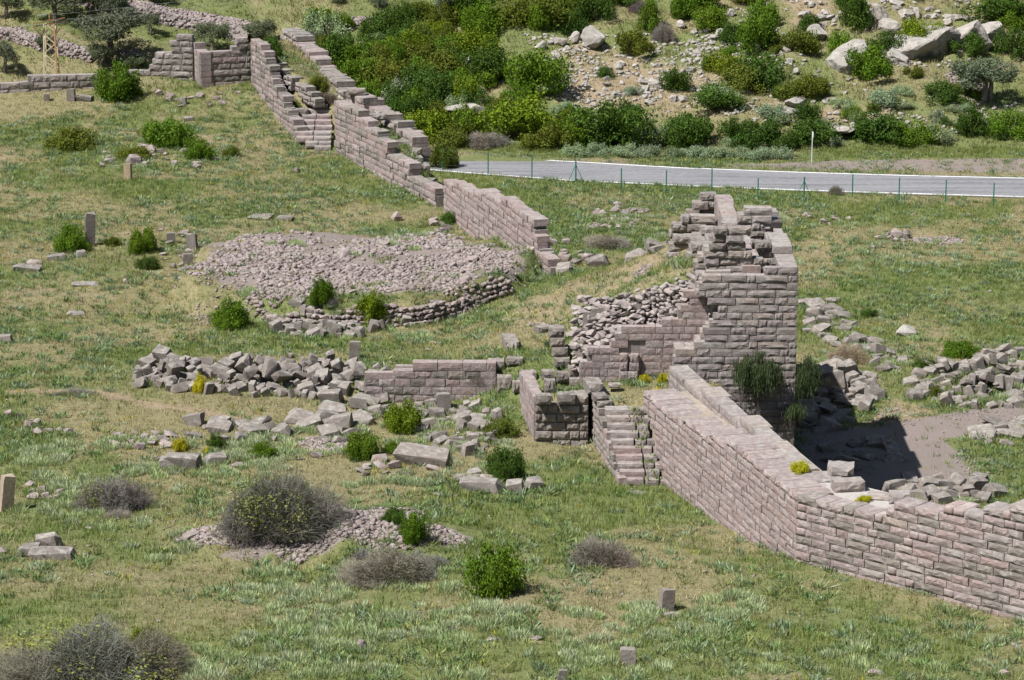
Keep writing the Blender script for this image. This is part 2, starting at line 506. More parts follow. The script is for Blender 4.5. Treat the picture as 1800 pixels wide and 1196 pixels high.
def ashlar(root, P0, P1, top, bot, ch, Lr, depth, styles, ubeg=0., uend=None, zref=0., gap=.02, jit=.012, core=.9, holes=(), limit=300,
           tilt=0., skip=0., name='stone_block', left=None, right=None, cap=None, seed=1, topdepth=None, corem=None, deepleft=None, coreu=None):
    """A masonry face from P0 to P1 (plan points). top/bot: functions of distance along. One object per stone."""
    r = random.Random(seed)
    P0, P1 = Vector((P0[0], P0[1], 0)), Vector((P1[0], P1[1], 0))
    d = (P1 - P0).normalized()
    nrm = Vector((-d.y, d.x, 0))               # into the wall
    if uend is None: uend = (P1 - P0).length
    ang = math.atan2(d.y, d.x)
    rl = root.location
    zmax = max(top(ubeg + (uend - ubeg) * i / 60) for i in range(61))
    zmin = min(bot(ubeg + (uend - ubeg) * i / 60) for i in range(61)) - .3
    z = zref + math.floor((zmin - zref) / ch) * ch
    out = []
    ci = 0
    while z < zmax - ch * .4:
        h = ch * r.uniform(.96, 1.04)
        lo = max(ubeg, left(z + h / 2)) if left else ubeg
        hi = min(uend, right(z + h / 2)) if right else uend
        u = lo - (r.uniform(0, Lr[0]) if not left else 0)
        while u < hi - .12:
            L = r.uniform(*Lr) if r.random() > .18 else r.uniform(Lr[0] * .55, Lr[0])
            a, b = max(u, lo), min(u + L, hi)
            if hi - b < .22: b = hi
            um = (a + b) / 2
            if b - a > .12 and z + h * .62 < max(top(um), min(top(a + .02), top(b - .02))) and z + h > bot(um) - .1 and r.random() >= skip and \
               not any(x0 < um < x1 and z0 < z + h / 2 < z1 for x0, x1, z0, z1 in holes):
                istop = z + h * 1.62 >= top(um)
                out.append((a, b, z, h, istop))
            u = max(u + L, b)
        z += h
        ci += 1
    out.sort(key=lambda t: -(t[1] - t[0]) * t[3])
    rest = []
    for k, (a, b, z0, h, istop) in enumerate(out):
        dep = (topdepth if (istop and topdepth) else depth) * r.uniform(.85, 1.1)
        if deepleft and a < deepleft[0]: dep = deepleft[1]
        off = r.uniform(-jit, jit) - (r.uniform(0, .05) if tilt else 0)
        q = P0 + d * ((a + b) / 2) + nrm * (dep / 2 + off)
        st = r.choice(styles)
        me = r.choice(BL[st])
        fl = r.random() < .5
        rot = Euler((r.uniform(-tilt, tilt), r.uniform(-tilt, tilt), ang + r.uniform(-tilt, tilt) * 1.5))
        sc = Vector(((b - a - gap), dep, (h - gap)))
        if k < limit:
            o = obj(name, me, root, (q.x - rl[0], q.y - rl[1], z0 + h / 2 - rl[2]), rot, sc)
        else:
            rest.append((me, Matrix.LocRotScale(Vector((q.x - rl[0], q.y - rl[1], z0 + h / 2 - rl[2])), rot, sc)))
    if rest:
        join_stuff('masonry', rest, root)
    if core:
        me = core_mesh(P0, d, nrm, coreu if coreu is not None else ubeg, uend, top, bot, max(core, depth), .13, rl, corem or M_CORE, drop=.12 if corem else .3)
        obj('rubble_core', me, root)
    return out
_mc = {}
def _arr(me):
    if me.name not in _mc:
        v = np.empty(len(me.vertices) * 3, np.float32); me.vertices.foreach_get('co', v)
        me.calc_loop_triangles()
        f = np.empty(len(me.loop_triangles) * 3, np.int32); me.loop_triangles.foreach_get('vertices', f)
        _mc[me.name] = (v.reshape(-1, 3), f.reshape(-1, 3))
    return _mc[me.name]
def join_stuff(name, items, parent=None, mats=None, label=None):
    VV, FF, n = [], [], 0
    for me, M in items:
        v, f = _arr(me)
        A = np.array(M)
        VV.append(v @ A[:3, :3].T + A[:3, 3]); FF.append(f + n); n += len(v)
    me = mesh_np(name, np.vstack(VV), np.vstack(FF), mats or [items[0][0].materials[0]])
    o = obj(name, me, parent)
    o['kind'] = 'stuff'
    if label: o['label'] = label
    return o
def prof(pts, P0, P1):
    """heights along a face from bearings to its outline"""
    q = sorted(on_plane(px, py, P0, P1) for px, py in pts)
    return step_fn(q)
def profo(pts, P0, P1):
    q = [on_plane(px, py, P0, P1) for px, py in pts]
    for i in range(1, len(q)):
        if q[i][0] <= q[i - 1][0]: q[i] = (q[i - 1][0] + 1e-4, q[i][1])
    return step_fn(q)
def edge_fn(pts, P0, P1):
    """left or right limit of a face as a function of height, from bearings"""
    q = sorted((z, u) for u, z in (on_plane(px, py, P0, P1) for px, py in pts))
    return step_fn(q)

# ------------------------------------------------------------------ ground
xy = np.stack([gx.ravel(), gy.ravel()], 1)
gv = np.hstack([xy, GZ.ravel()[:, None]])
ny_, nx_ = gx.shape
idx = np.arange(nx_ * ny_).reshape(ny_, nx_)
gf = np.stack([idx[:-1, :-1].ravel(), idx[:-1, 1:].ravel(), idx[1:, 1:].ravel(), idx[1:, :-1].ravel()], 1)
def pix_poly(P):
    return [tuple(gp(*p)[:2]) for p in P]
def soft_poly(x, y, P, w):
    P = pix_poly(P) if isinstance(P[0], tuple) and max(max(q) for q in P) > 90 else P
    d = np.full(np.shape(x), 1e9)
    for i in range(len(P)):
        d = np.minimum(d, seg_dist(x, y, P[i], P[(i + 1) % len(P)])[0])
    d = np.where(in_poly(x, y, P), d, -d) + (fbm(x, y, 1.5, 3, 77) - .5) * w * 1.6
    return sstep(-w, w, d)
def strip_mask(x, y, P, w):
    P = pix_poly(P)
    d = np.full(np.shape(x), 1e9)
    for a, b in zip(P, P[1:]): d = np.minimum(d, seg_dist(x, y, a, b)[0])
    return 1 - sstep(w * .4, w * 1.3, d + (fbm(x, y, 1.2, 3, 78) - .5) * w * 1.3)
def veg_fields(x, y):
    """how green, how bare (soil) and how gravelly the ground is"""
    g = fbm(x, y, 7, 5, 41)
    g = .09 + .91 * sstep(.36, .64, g)
    green = g
    for P, v, w in (([(1000,800),(1170,870),(1290,975),(1800,1110),(1800,1180),(1300,1060),(1050,900)], .9, 1.5), ([(1420,480),(1800,470),(1800,620),(1560,640),(1480,560)], .85, 2),
                    ([(430,150),(480,235),(520,270),(430,210),(380,160)], .95, 1.2), ([(880,330),(1180,380),(1150,440),(1000,480),(960,420)], .8, 2), ([(730,540),(860,520),(900,540),(800,590)], .9, 1),
                    ([(0,640),(240,640),(640,700),(640,730),(0,740)], .30, 1.5), ([(0,400),(330,420),(300,560),(0,600)], .34, 3), ([(650,590),(980,520),(1000,590),(800,640)], .25, 1.5),
                    ([(300,260),(560,280),(640,380),(350,380)], .3, 2), ([(0,860),(420,860),(420,1000),(0,1020)], .75, 2), ([(450,1080),(900,1080),(900,1196),(450,1196)], .6, 2), ([(0,1010),(450,1000),(450,1196),(0,1196)], .72, 2.5),
                    ([(1040,1040),(1180,1080),(1000,1150),(930,1080)], .3, 1.5), ([(900,330),(1260,350),(1180,400),(960,370)], .5, 2), ([(0,0),(560,0),(560,80),(330,60),(0,140)], .85, 3), ([(560,0),(820,0),(800,60),(560,40)], .75, 2), ([(1240,200),(1800,180),(1800,280),(1240,280)], .65, 2), ([(1260,0),(1800,0),(1800,190),(1280,190)], .6, 3)):
        m = soft_poly(x, y, P, w)
        green = green * (1 - m * .75) + m * .75 * (v * .7 + .5 * v * g + .1 * g)
    soil = sstep(.64, .76, fbm(x, y, 4.5, 4, 52)) * .45
    for P, v, w in (([(860,560),(1010,500),(1200,430),(1240,470),(1230,500),(1080,530),(1010,560),(930,600)], .5, .8), ([(1185,715),(1240,715),(1300,775),(1270,790),(1215,745)], .95, .4),
                    ([(960,70),(1080,90),(1250,120),(1280,200),(1000,200)], .62, 3), ([(1240,180),(1300,190),(1000,230),(960,200)], .55, 2), ([(1380,0),(1460,0),(1450,40),(1400,40)], .9, 2),
                    ([(1420,190),(1600,195),(1560,215),(1440,225)], .7, 2), ([(1570,700),(1650,725),(1560,770),(1480,760)], .8, .8)):
        soil = np.maximum(soil, v * soft_poly(x, y, P, w))
    soil = np.maximum(soil, .95 * strip_mask(x, y, [(20,690),(180,690),(240,708),(340,722),(450,745)], .6))
    soil = np.maximum(soil, .5 * strip_mask(x, y, [(1060,1050),(1180,1080),(1000,1130)], .8))
    grav = np.zeros(np.shape(x))
    grav = np.maximum(grav, soft_poly(x, y, [(1405,745),(1470,760),(1800,712),(1820,745),(1660,775),(1700,820),(1740,880),(1560,900),(1400,830)], .6))
    grav = np.maximum(grav, .8 * soft_poly(x, y, [(1240,291),(1480,282),(1830,278),(1830,306),(1500,300)], .8))
    grav = np.maximum(grav, .45 * strip_mask(x, y, [(790,268),(1000,280),(1200,292),(1420,299),(1600,305),(1830,312)], .9))
    mr = np.hypot((x - MOUND[0]) / MOUND[2], (y - MOUND[1]) / MOUND[3]) + (fbm(x, y, 3, 3, 5) - .5) * .3
    grav = np.maximum(grav, (1 - sstep(.8, .98, mr)) * (.55 + .6 * (fbm(x, y, 3, 3, 99) < .62)))
    mr = np.hypot((x - MOUND2.x) / 6.0, (y - MOUND2.y) / 3.9) + (fbm(x, y, 2.5, 4, 6) - .5) * 1.1
    grav = np.maximum(grav, (1 - sstep(.75, .95, mr)) * .9)
    return np.clip(green, 0, 1), np.clip(soil, 0, 1), np.clip(grav, 0, 1)
GREEN, SOIL, GRAV = veg_fields(gx, gy)
m_ground, nt, b = new_mat('meadow_ground')
at = nd(nt, 'ShaderNodeAttribute', attribute_name='cover')
sp = nd(nt, 'ShaderNodeSeparateColor'); nt.links.new(at.outputs['Color'], sp.inputs[0])
geo = nd(nt, 'ShaderNodeNewGeometry')
def gn(scale, det=5., rough=.6):
    n = nd(nt, 'ShaderNodeTexNoise', Scale=scale, Detail=det, Roughness=rough)
    nt.links.new(geo.outputs['Position'], n.inputs['Vector'])
    return n.outputs[0]
nA, nB, nC = gn(.9), gn(5., 6., .7), gn(22., 3., .6)
fg = mth(nt, 'ADD', sp.outputs[0], mth(nt, 'MULTIPLY', mth(nt, 'SUBTRACT', nA, .5), .9))
dry = ramp(nt, nB, [(.3, (.15, .135, .065)), (.5, (.235, .207, .11)), (.68, (.315, .275, .165))])
grn = ramp(nt, nB, [(.3, (.085, .105, .038)), (.5, (.15, .175, .065)), (.7, (.215, .225, .095))])
col = mix(nt, ramp(nt, fg, [(.28, (0, 0, 0)), (.72, (1, 1, 1))]), dry, grn)
col = mix(nt, mth(nt, 'MULTIPLY', ramp(nt, nC, [(.36, (1, 1, 1)), (.5, (0, 0, 0))]), .55), col, (.085, .08, .03))
so = ramp(nt, nB, [(.3, (.20, .15, .095)), (.55, (.29, .225, .15)), (.75, (.37, .295, .21))])
col = mix(nt, ramp(nt, mth(nt, 'ADD', sp.outputs[1], mth(nt, 'MULTIPLY', mth(nt, 'SUBTRACT', nB, .5), .8)), [(.32, (0, 0, 0)), (.6, (1, 1, 1))]), col, so)
gr = ramp(nt, nC, [(.3, (.17, .14, .125)), (.6, (.265, .222, .20)), (.8, (.34, .29, .265))])
col = mix(nt, ramp(nt, mth(nt, 'ADD', sp.outputs[2], mth(nt, 'MULTIPLY', mth(nt, 'SUBTRACT', nB, .5), .5)), [(.35, (0, 0, 0)), (.6, (1, 1, 1))]), col, gr)
pb = ramp(nt, nC, [(.70, (0, 0, 0)), (.74, (1, 1, 1))])
col = mix(nt, mth(nt, 'MULTIPLY', pb, .45), col, (.42, .37, .32))
nt.links.new(col, b.inputs['Base Color'])
bp = nd(nt, 'ShaderNodeBump', Strength=.9, Distance=.12)
nt.links.new(mth(nt, 'ADD', nB, mth(nt, 'MULTIPLY', nC, .4)), bp.inputs['Height'])
nt.links.new(bp.outputs[0], b.inputs['Normal'])
me = mesh_np('ground', gv, gf, [m_ground], {'cover': np.stack([GREEN.ravel(), SOIL.ravel(), GRAV.ravel()], 1)}, k=4)
me.polygons.foreach_set('use_smooth', [True] * len(me.polygons))
tag(obj('ground', me), kind='structure')

# ------------------------------------------------------------------ road with edge lines
RZ = -2.92
far_px = [(560,262),(700,268),(800,273),(1000,284),(1200,295.5),(1400,303),(1600,309),(1800,313.5),(1900,316),(2100,320)]
near_px = [(560,286),(700,294),(800,302),(1000,317),(1200,326),(1400,334),(1600,340.5),(1800,346),(1900,349),(2100,354)]
def road_mesh(name, pa, pb_, z, mat, xa=0., xb=0.):
    V_, F_ = [], []
    A = [un(*p, z) for p in pa]; B = [un(*p, z) for p in pb_]
    A2, B2 = [], []
    for k in range(len(A) - 1):
        for t in range(6):
            A2.append(A[k].lerp(A[k + 1], t / 6)); B2.append(B[k].lerp(B[k + 1], t / 6))
    for a, bb in zip(A2, B2):
        n = (a - bb).normalized()
        p, q = a + n * xa, bb - n * xb
        V_ += [p, q]
    for k in range(len(A2) - 1):
        F_.append((2 * k, 2 * k + 1, 2 * k + 3, 2 * k + 2))
    return mesh(name, V_, F_, [mat])
m_road, nt, b = new_mat('worn_asphalt')
geo = nd(nt, 'ShaderNodeNewGeometry')
mp = nd(nt, 'ShaderNodeMapping'); mp.inputs['Rotation'].default_value = (0, 0, math.radians(11.5)); mp.inputs['Scale'].default_value = (.06, .9, 1)
nt.links.new(geo.outputs['Position'], mp.inputs['Vector'])
n1 = nd(nt, 'ShaderNodeTexNoise', Scale=1.6, Detail=5.0, Roughness=.6); nt.links.new(mp.outputs[0], n1.inputs['Vector'])
n2 = nd(nt, 'ShaderNodeTexNoise', Scale=2.5, Detail=6.0, Roughness=.75); nt.links.new(geo.outputs['Position'], n2.inputs['Vector'])
c1 = ramp(nt, n1.outputs[0], [(.36, (.11, .11, .116)), (.48, (.185, .183, .194)), (.64, (.245, .243, .255))])
c2 = mix(nt, .45, c1, ramp(nt, n2.outputs[0], [(.35, (.13, .13, .137)), (.65, (.26, .258, .268))]))
nt.links.new(c2, b.inputs['Base Color'])
m_line, nt, b = new_mat('road_paint')
n2 = nd(nt, 'ShaderNodeTexNoise', Scale=3.0, Detail=5.0)
nt.links.new(ramp(nt, n2.outputs[0], [(.3, (.62, .62, .62)), (.55, (.8, .8, .79))]), b.inputs['Base Color'])
tag(obj('road', road_mesh('road', far_px, near_px, RZ, m_road, .35, .45)), kind='structure')
def offs(P, dz): return [(x, y + dz) for x, y in P]
def line_mesh(P, z, w, mat):
    V_, F_ = [], []
    A = [un(*p, RZ) for p in P]
    A2 = []
    for k in range(len(A) - 1):
        for t in range(6): A2.append(A[k].lerp(A[k + 1], t / 6))
    for k in range(len(A2)):
        t = (A2[min(k + 1, len(A2) - 1)] - A2[max(k - 1, 0)]).normalized()
        n = Vector((-t.y, t.x, 0))
        for s in (w / 2, -w / 2):
            q = A2[k] + n * s; V_.append((q.x, q.y, z))
    for k in range(len(A2) - 1): F_.append((2 * k, 2 * k + 1, 2 * k + 3, 2 * k + 2))
    return mesh('road_edge_line', V_, F_, [mat])
rd = bpy.data.objects['road']
for P in (far_px, near_px):
    obj('edge_line', line_mesh(P, RZ + .006, .24, m_line), rd)

# ------------------------------------------------------------------ main tower
zt = lambda px, py, y: CAM_H - y * math.tan(PITCH + math.atan((py - 598) / FPX))
TP0, TP1 = (8.0, TY), (TX1, TY)
tower = thing('gate_tower', 'tall square ruined tower of bossed grey blocks beside the gate', 'tower', (11.5, TY, -4))
lf = edge_fn([(1262,474),(1240,486),(1222,500),(1238,510),(1216,520),(1240,528),(1264,545),(1250,560),(1245,573),(1232,585),(1240,598),(1212,612),(1184,622),(1182,640),(1180,760)], TP0, TP1)
tt = profo([(1180,612),(1240,485),(1262,478),(1336,478),(1337,467),(1410,467)], TP0, TP1)
ashlar(tower, TP0, TP1, tt, lambda u: -3.9, .405, (.75, 1.75), .6, ['tower'] * 5 + ['ptower'], left=lf, gap=.022, jit=.02, limit=290, seed=5, core=1.3, zref=.12, coreu=on_plane(1268, 600, TP0, TP1)[0])
obj('rubble_core', core_mesh(Vector((11.7, TY + 1.4, 0)), Vector((1, 0, 0)), Vector((0, 1, 0)), 0, 2.7, lambda u: 7.9, lambda u: -4, 12.2, 0, tower.location, M_CORE), tower)
ashlar(tower, (TP0[0], TY + .62), (TP1[0], TY + .62), tt, lambda u: -1, .405, (.75, 1.5), 1.1, ['ptower'], left=edge_fn([(1266,474),(1246,486),(1230,500),(1226,520),(1250,530),(1252,560),(1240,585),(1220,612),(1186,622),(1182,760)], TP0, TP1), right=lambda z: on_plane(1285, 600, TP0, TP1)[0], gap=.015, jit=.01, seed=55, core=0, zref=.12)
# shaft behind the face: side wall facing the path, back wall, hollow top
sidetop = lambda u: 9.75 if u < 9 else 9.6
side = thing('tower_side_wall', 'side wall of the ruined tower with its wide worn top course, facing the path', 'wall', (TX1, 157, -4))
ashlar(side, (TX1, TY + .05), (TX1 + .03, 164.2), lambda u: interp([(0, 9.35), (4.0, 9.4), (4.05, 9.75), (6.5, 9.8), (6.55, 9.5), (13.7, 9.85)], u), lambda u: -3.9, .405, (.9, 1.9), .55, ['tower', 'ptower'], seed=6, core=.0, topdepth=1.0, limit=260)
inner = thing('tower_back_wall', 'inner back wall of the hollow tower top with dark gaps between blocks', 'wall', (12.5, 161, 6))
IP0, IP1 = (11.6, 160.5), (14.4, 160.5)
ashlar(inner, IP0, IP1, profo([(1285,395),(1297,372),(1300,367),(1352,366),(1353,372),(1400,374)], IP0, IP1), lambda u: 4.5, .42, (.8, 1.7), .8, ['worn', 'tower'], seed=9, core=1.2, tilt=.05, jit=.12)
jamb = thing('ruined_tower_corner', 'jagged broken stack of blocks at the front left of the tower top', 'wall', (11, 151, 6))
JP0, JP1 = (9.6, 151.6), (13.2, 151.6)
ashlar(jamb, JP0, JP1, profo([(1222,470),(1236,447),(1244,425),(1250,402),(1303,400),(1304,440),(1318,446),(1342,450),(1343,478)], JP0, JP1), lambda u: 8.0, .40, (.7, 1.4), .8, ['worn', 'tower'], seed=12, core=.9, coreu=2.2, tilt=.03, jit=.1,
       left=edge_fn([(1256,402),(1250,430),(1238,447),(1238,462),(1243,475),(1222,488),(1222,500)], JP0, JP1))
lip = thing('tower_front_infill', 'worn upright slabs set behind the front rim of the tower top', 'wall', (14, 153, 8))
LP0, LP1 = (13.0, 154.5), (14.2, 154.5)
ashlar(lip, LP0, LP1, lambda u: 10.0 - .3 * u, lambda u: 8.2, .45, (.45, .9), .6, ['worn'], seed=3, core=0, tilt=.08, jit=.25)
# long wall running back from the tower, its top one even course
bw = thing('tower_rear_wall', 'long narrow wall running back from the tower with a smooth pale top', 'wall', (11.8, 162, 5))
b0, b1 = un(1284, 412, 9.2), un(1256, 338, 9.0)
b0 = b1.lerp(b0, (b1.y - 151.3) / (b1.y - b0.y))
ashlar(bw, (b1.x, b1.y), (b0.x, b0.y), lambda u: 8.95 + (.25 if u > 12 else 0), lambda u: 3.4, .42, (1.0, 2.0), .55, ['plain', 'ptower'], seed=21, core=1.0, topdepth=1.0)
pile = thing('stepped_ruin_pile', 'stepped heap of broken blocks stacked against the left of the rear wall', 'wall', (9.5, 172, 5))
for k, (yy, pts, le) in enumerate((
        (173.0, [(1190,400),(1207,375),(1237,340),(1262,337),(1270,400)], [(1240,337),(1230,350),(1216,362),(1206,375),(1196,390),(1186,405),(1180,420)]),
        (169.5, [(1178,420),(1185,400),(1200,380),(1240,378),(1262,385),(1270,420)], [(1206,378),(1194,392),(1178,402),(1176,415),(1178,428),(1165,440)]),
        (165.5, [(1176,430),(1190,415),(1240,405),(1270,405),(1280,440)], [(1225,400),(1188,416),(1178,430),(1172,445)]),
        (161.0, [(1200,455),(1215,430),(1240,412),(1290,405)], [(1245,410),(1226,425),(1214,440),(1205,455)]),
        (156.5, [(1215,475),(1228,450),(1250,425),(1290,412)], [(1252,420),(1240,435),(1228,452),(1216,475)]))):
    Q0, Q1 = (7.0, yy), (12.2, yy)
    ashlar(pile, Q0, Q1, profo(pts, Q0, Q1), lambda u: 5.2, .46, (.75, 1.6), .9, ['worn', 'grey', 'tower'], seed=30 + k, core=0, tilt=.06, jit=.3, left=edge_fn(le, Q0, Q1), skip=.05)
    me = core_mesh(Vector((7.0, yy, 0)), Vector((1, 0, 0)), Vector((0, 1, 0)), 3.0, 4.8, lambda u, p=profo(pts, Q0, Q1): p(u) - .3, lambda u: 4.5, 3.0, .5, pile.location, M_CORE)
    obj('rubble_core', me, pile)

# ------------------------------------------------------------------ court wall, rubble face, piers
court = thing('court_wall', 'stepped flat faced ashlar wall climbing to the left flank of the tower', 'wall', (6.5, 152, 3))
CP0, CP1 = (3.6, 152.2), (11.6, 152.2)
ct = profo([(1029,640),(1031,616),(1062,615),(1065,600),(1080,599),(1081,578),(1155,577),(1156,560),(1190,559),(1191,536),(1215,535),(1216,516),(1245,505),(1262,500),(1290,498)], CP0, CP1)
hu0, hz0 = on_plane(1098, 626, CP0, CP1); hu1, hz1 = on_plane(1120, 598, CP0, CP1)
ashlar(court, CP0, CP1, ct, lambda u: 2.5, .385, (.6, 1.25), .55, ['plain', 'pink', 'plain'], seed=41, core=2.0, holes=[(hu0, hu1, hz0, hz1)], gap=.016)
def put_block(root, px, py, zb, w, d, h, rz=0, st='grey', tilt=(0, 0), name='stone_block'):
    """a stone whose front bottom edge is seen at (px, py) at height zb"""
    p = un(px, py, zb)
    o = obj(name, random.choice(BL[st]), root, (p.x - root.location.x, p.y + d / 2 - root.location.y, zb + h / 2 - root.location.z), (tilt[0], tilt[1], rz), (w, d, h))
    return o
butt = thing('broken_buttress', 'broken buttress of small stacked blocks in front of the court wall', 'buttress', (6.2, 151, 3))
for px, py, w, h in ((1096,668,.45,.42),(1112,668,.5,.42),(1096,652,.4,.42),(1115,652,.5,.4),(1096,637,.42,.42),(1116,637,.42,.4)):
    put_block(butt, px, py, 3.0 + (668 - py) / 34.0, w, .8, h, random.uniform(-.06, .06), 'pink')
rubw = thing('rubble_wall', 'loose rubble wall of small stones above the stepped ashlar wall', 'wall', (6.3, 153.6, 5))
RP0, RP1 = Vector((3.4, 153.7, 0)), Vector((9.9, 153.7, 0))
rt = profo([(1020,548),(1030,538),(1090,530),(1130,517),(1180,505),(1215,495),(1245,490)], RP0, RP1)
rbm = profo([(1020,640),(1035,625),(1075,590),(1150,570),(1190,545),(1245,510)], RP0, RP1)
rr = random.Random(4)
cand = []
u = 0
while u < 6.6:
    z = rbm(u) - .25
    while z < rt(u) + .02:
        s = rr.uniform(.2, .52) * (1.15 if u < 3.5 else .85)
        cand.append((u + rr.uniform(-.1, .1), z + rr.uniform(-.06, .06), s))
        z += s * .5
    u += .26
rest = []
cand.sort(key=lambda t: -t[2])
for k, (u, z, s) in enumerate(cand):
    q = RP0 + Vector((u, rr.uniform(-.12, .18) + (z - rbm(u)) * .62, 0))
    M = Matrix.LocRotScale(Vector((q.x - rubw.location.x, q.y - rubw.location.y, z - rubw.location.z)), Euler((rr.uniform(-.4, .4), rr.uniform(-.4, .4), rr.uniform(0, 6.3))), Vector((s * rr.uniform(1.0, 1.7), s * 1.1, s * rr.uniform(.5, .8))))
    if k < 170:
        o = obj('rubble_stone', rr.choice(ST['lite']), rubw); o.matrix_basis = M
    else: rest.append((rr.choice(ST['lite']), M))
if rest: join_stuff('small_rubble', rest, rubw)
obj('rubble_core', core_mesh(RP0, Vector((1, 0, 0)), Vector((0, 1, 0)), 0, 6.8, lambda u: rbm(u) + .2, lambda u: 2.2, 1.6, .3, rubw.location, M_CORE), rubw)
obj('rubble_core', core_mesh(RP0 + Vector((0, .75, 0)), Vector((1, 0, 0)), Vector((0, 1, 0)), .4, 6.8, lambda u: rt(u) - .1, lambda u: 2.2, 1.6, .1, rubw.location, M_CORE), rubw)
pier = thing('leaning_stone_pier', 'pier of four stacked grey blocks left of the court wall', 'pier', un(985, 642, 2.9))
for px, py, zb, w, d, h in ((988,646,2.75,.85,.8,.5),(984,628,3.25,.85,.8,.5),(980,611,3.75,.8,.8,.5),(978,594,4.25,.85,.9,.52)):
    put_block(pier, px, py, zb, w, d, h, random.uniform(-.06, .06), 'worn')

# ------------------------------------------------------------------ stair, terrace front, flank
stair = thing('stone_stairway', 'steep stone stair with grassy broken steps rising beside the front wall', 'stairs', (ST_L0.x + 1, ST_L0.y, 0))
sdir = (ST_L1 - ST_L0); sdir.z = 0
run = sdir.length; sdir.normalize()
NST = 10
sr = random.Random(8)
wl = 2.32
acr = Vector((1, 0, 0))
for k in range(NST):
    zb = 2.62 * k / NST - .12
    p = ST_L0 + sdir * (run * k / NST)
    segs = [(0, sr.uniform(1.15, 1.5)), (None, sr.uniform(.45, .75)), (None, 1.0)]
    u = sr.uniform(-.04, .06)
    for j, (_, L) in enumerate(segs):
        if u > wl - .25: break
        L = min(L, wl - u)
        sink = 0 if j == 0 else sr.uniform(.0, .06)
        q = p + acr * (u + L / 2) + sdir * (.35 + sr.uniform(-.04, .05) + (0 if j == 0 else .05))
        obj('step', sr.choice(BL['plain'] + BL['ptower'] + BL['grey']), stair, (q.x - stair.location.x, q.y - stair.location.y, zb + .2 - sink), (sr.uniform(-.03, .03), sr.uniform(-.02, .02), sr.uniform(-.03, .03)), (L - .05, .86, .38))
        u += L + .03
for px, py in ((1150,872),):
    q = un(1118, 866, -.02); obj('step', BL['worn'][0], stair, (q.x - stair.location.x, q.y - stair.location.y, -.12), (0, 0, .02), (1.1, .5, .22))
flank = thing('stair_flank_wall', 'rough side wall of the stair with grey parapet blocks on top', 'wall', (4.9, 144, 0))
F0, F1 = ST_L1 + Vector((-.42, .9, 0)) + sdir * 3.0, ST_L0 + Vector((-.12, -.1, 0))
ft = profo([(1018,652),(1026,660),(1042,690),(1050,716),(1062,740),(1075,800),(1092,850)], F0, F1)
fl_len = (F1 - F0).length; fl_len = (Vector((F1.x, F1.y, 0)) - Vector((F0.x, F0.y, 0))).length
ashlar(flank, F0, F1, lambda u: interp([(0, 3.2), (2.2, 3.2), (3.0, 2.7), (fl_len, .2)], u), lambda u: -.1, .36, (.6, 1.2), .5, ['pink', 'worn'], seed=51, core=.9, jit=.03)
for px, py, zb, w, d, h in ((1043,694,2.9,.85,1.5,.55),(1054,708,2.75,.7,.9,.35),(1062,716,2.55,.8,.7,.3)):
    put_block(flank, px, py, zb, w, d, h, .15, 'worn')
front = thing('terrace_front_wall', 'short front wall of large rounded grey blocks left of the stair', 'wall', (2.6, 148.5, .4))
FP0, FP1 = un(940, 778, .35), un(1034, 778, .35)
fpt = profo([(938,706),(945,700),(968,700),(970,706),(1000,702),(1001,690),(1034,688)], FP0, FP1)
ashlar(front, FP0, FP1, lambda u: fpt(u), lambda u: .2, .47, (.75, 1.5), .75, ['worn'], seed=63, core=1.5, jit=.06, gap=.04, tilt=.015)
put_block(front, 995, 712, 2.5, .95, .7, .55, 0, 'worn'); put_block(front, 955, 712, 2.55, .75, .6, .5, .05, 'worn')
fside = thing('terrace_side_wall', 'narrow side of the terrace seen edge on beside the rough grass', 'wall', (1.3, 151, .4))
ashlar(fside, FP0 + Vector((-.8, 5.4, 0)), FP0 + Vector((-.05, .08, 0)), lambda u: 2.75, lambda u: .2, .47, (.8, 1.6), .6, ['plain', 'pink'], seed=64, core=.8, jit=.02)
# blocks lying round the gate court
CB = [(897,616,1.75,.75,2.4,.62,.12,'large grey coffin shaped block lying end on above the low wall'),(905,648,1.6,.9,.7,.42,0,'pink block on the end of the low ashlar wall'),(872,668,1.2,.9,.9,.5,0,'tall square block at the corner of the low wall'),
      (886,692,.6,.8,.8,.9,0,'pale squared block continuing the low ashlar wall'),(908,690,1.3,.45,.6,.6,.1,'small upright block left of the terrace'),(929,680,1.35,.85,.8,.75,.05,'broad standing block at the terrace corner'),(966,692,2.4,.6,.6,.75,.04,'rough pitted upright slab on the terrace edge'),
      (963,668,2.3,.7,.6,.5,0,'low pale block behind the pitted slab'),(990,672,2.3,.75,.6,.55,.06,'pinkish block between the pier and the terrace'),(1010,665,2.6,.75,.7,.62,0,'tall pale block right of the pinkish block'),
      (1012,682,2.4,.7,.5,.5,0,'low block below the tall pale block'),(1080,682,3.05,.65,.5,.2,0,'flat slab half buried in the terrace grass'),(955,585,3.1,.9,.7,.35,.5,'long stone tilted behind the pier')]
for k, (px, py, zb, w, d, h, rz, lab) in enumerate(CB):
    p = un(px, py, zb)
    if float(hz(p.x, p.y + d / 2)) > zb + .1:
        p = gp(px, py); zb = float(hz(p.x, p.y + d / 2)) - .08
    o = obj('stone_block', random.choice(BL['worn']), None, (p.x, p.y + d / 2, zb + h / 2 - .03), (0, 0, rz), (w, d, h))
    tag(o, lab, 'stone block', 'fallen blocks in the gate court')

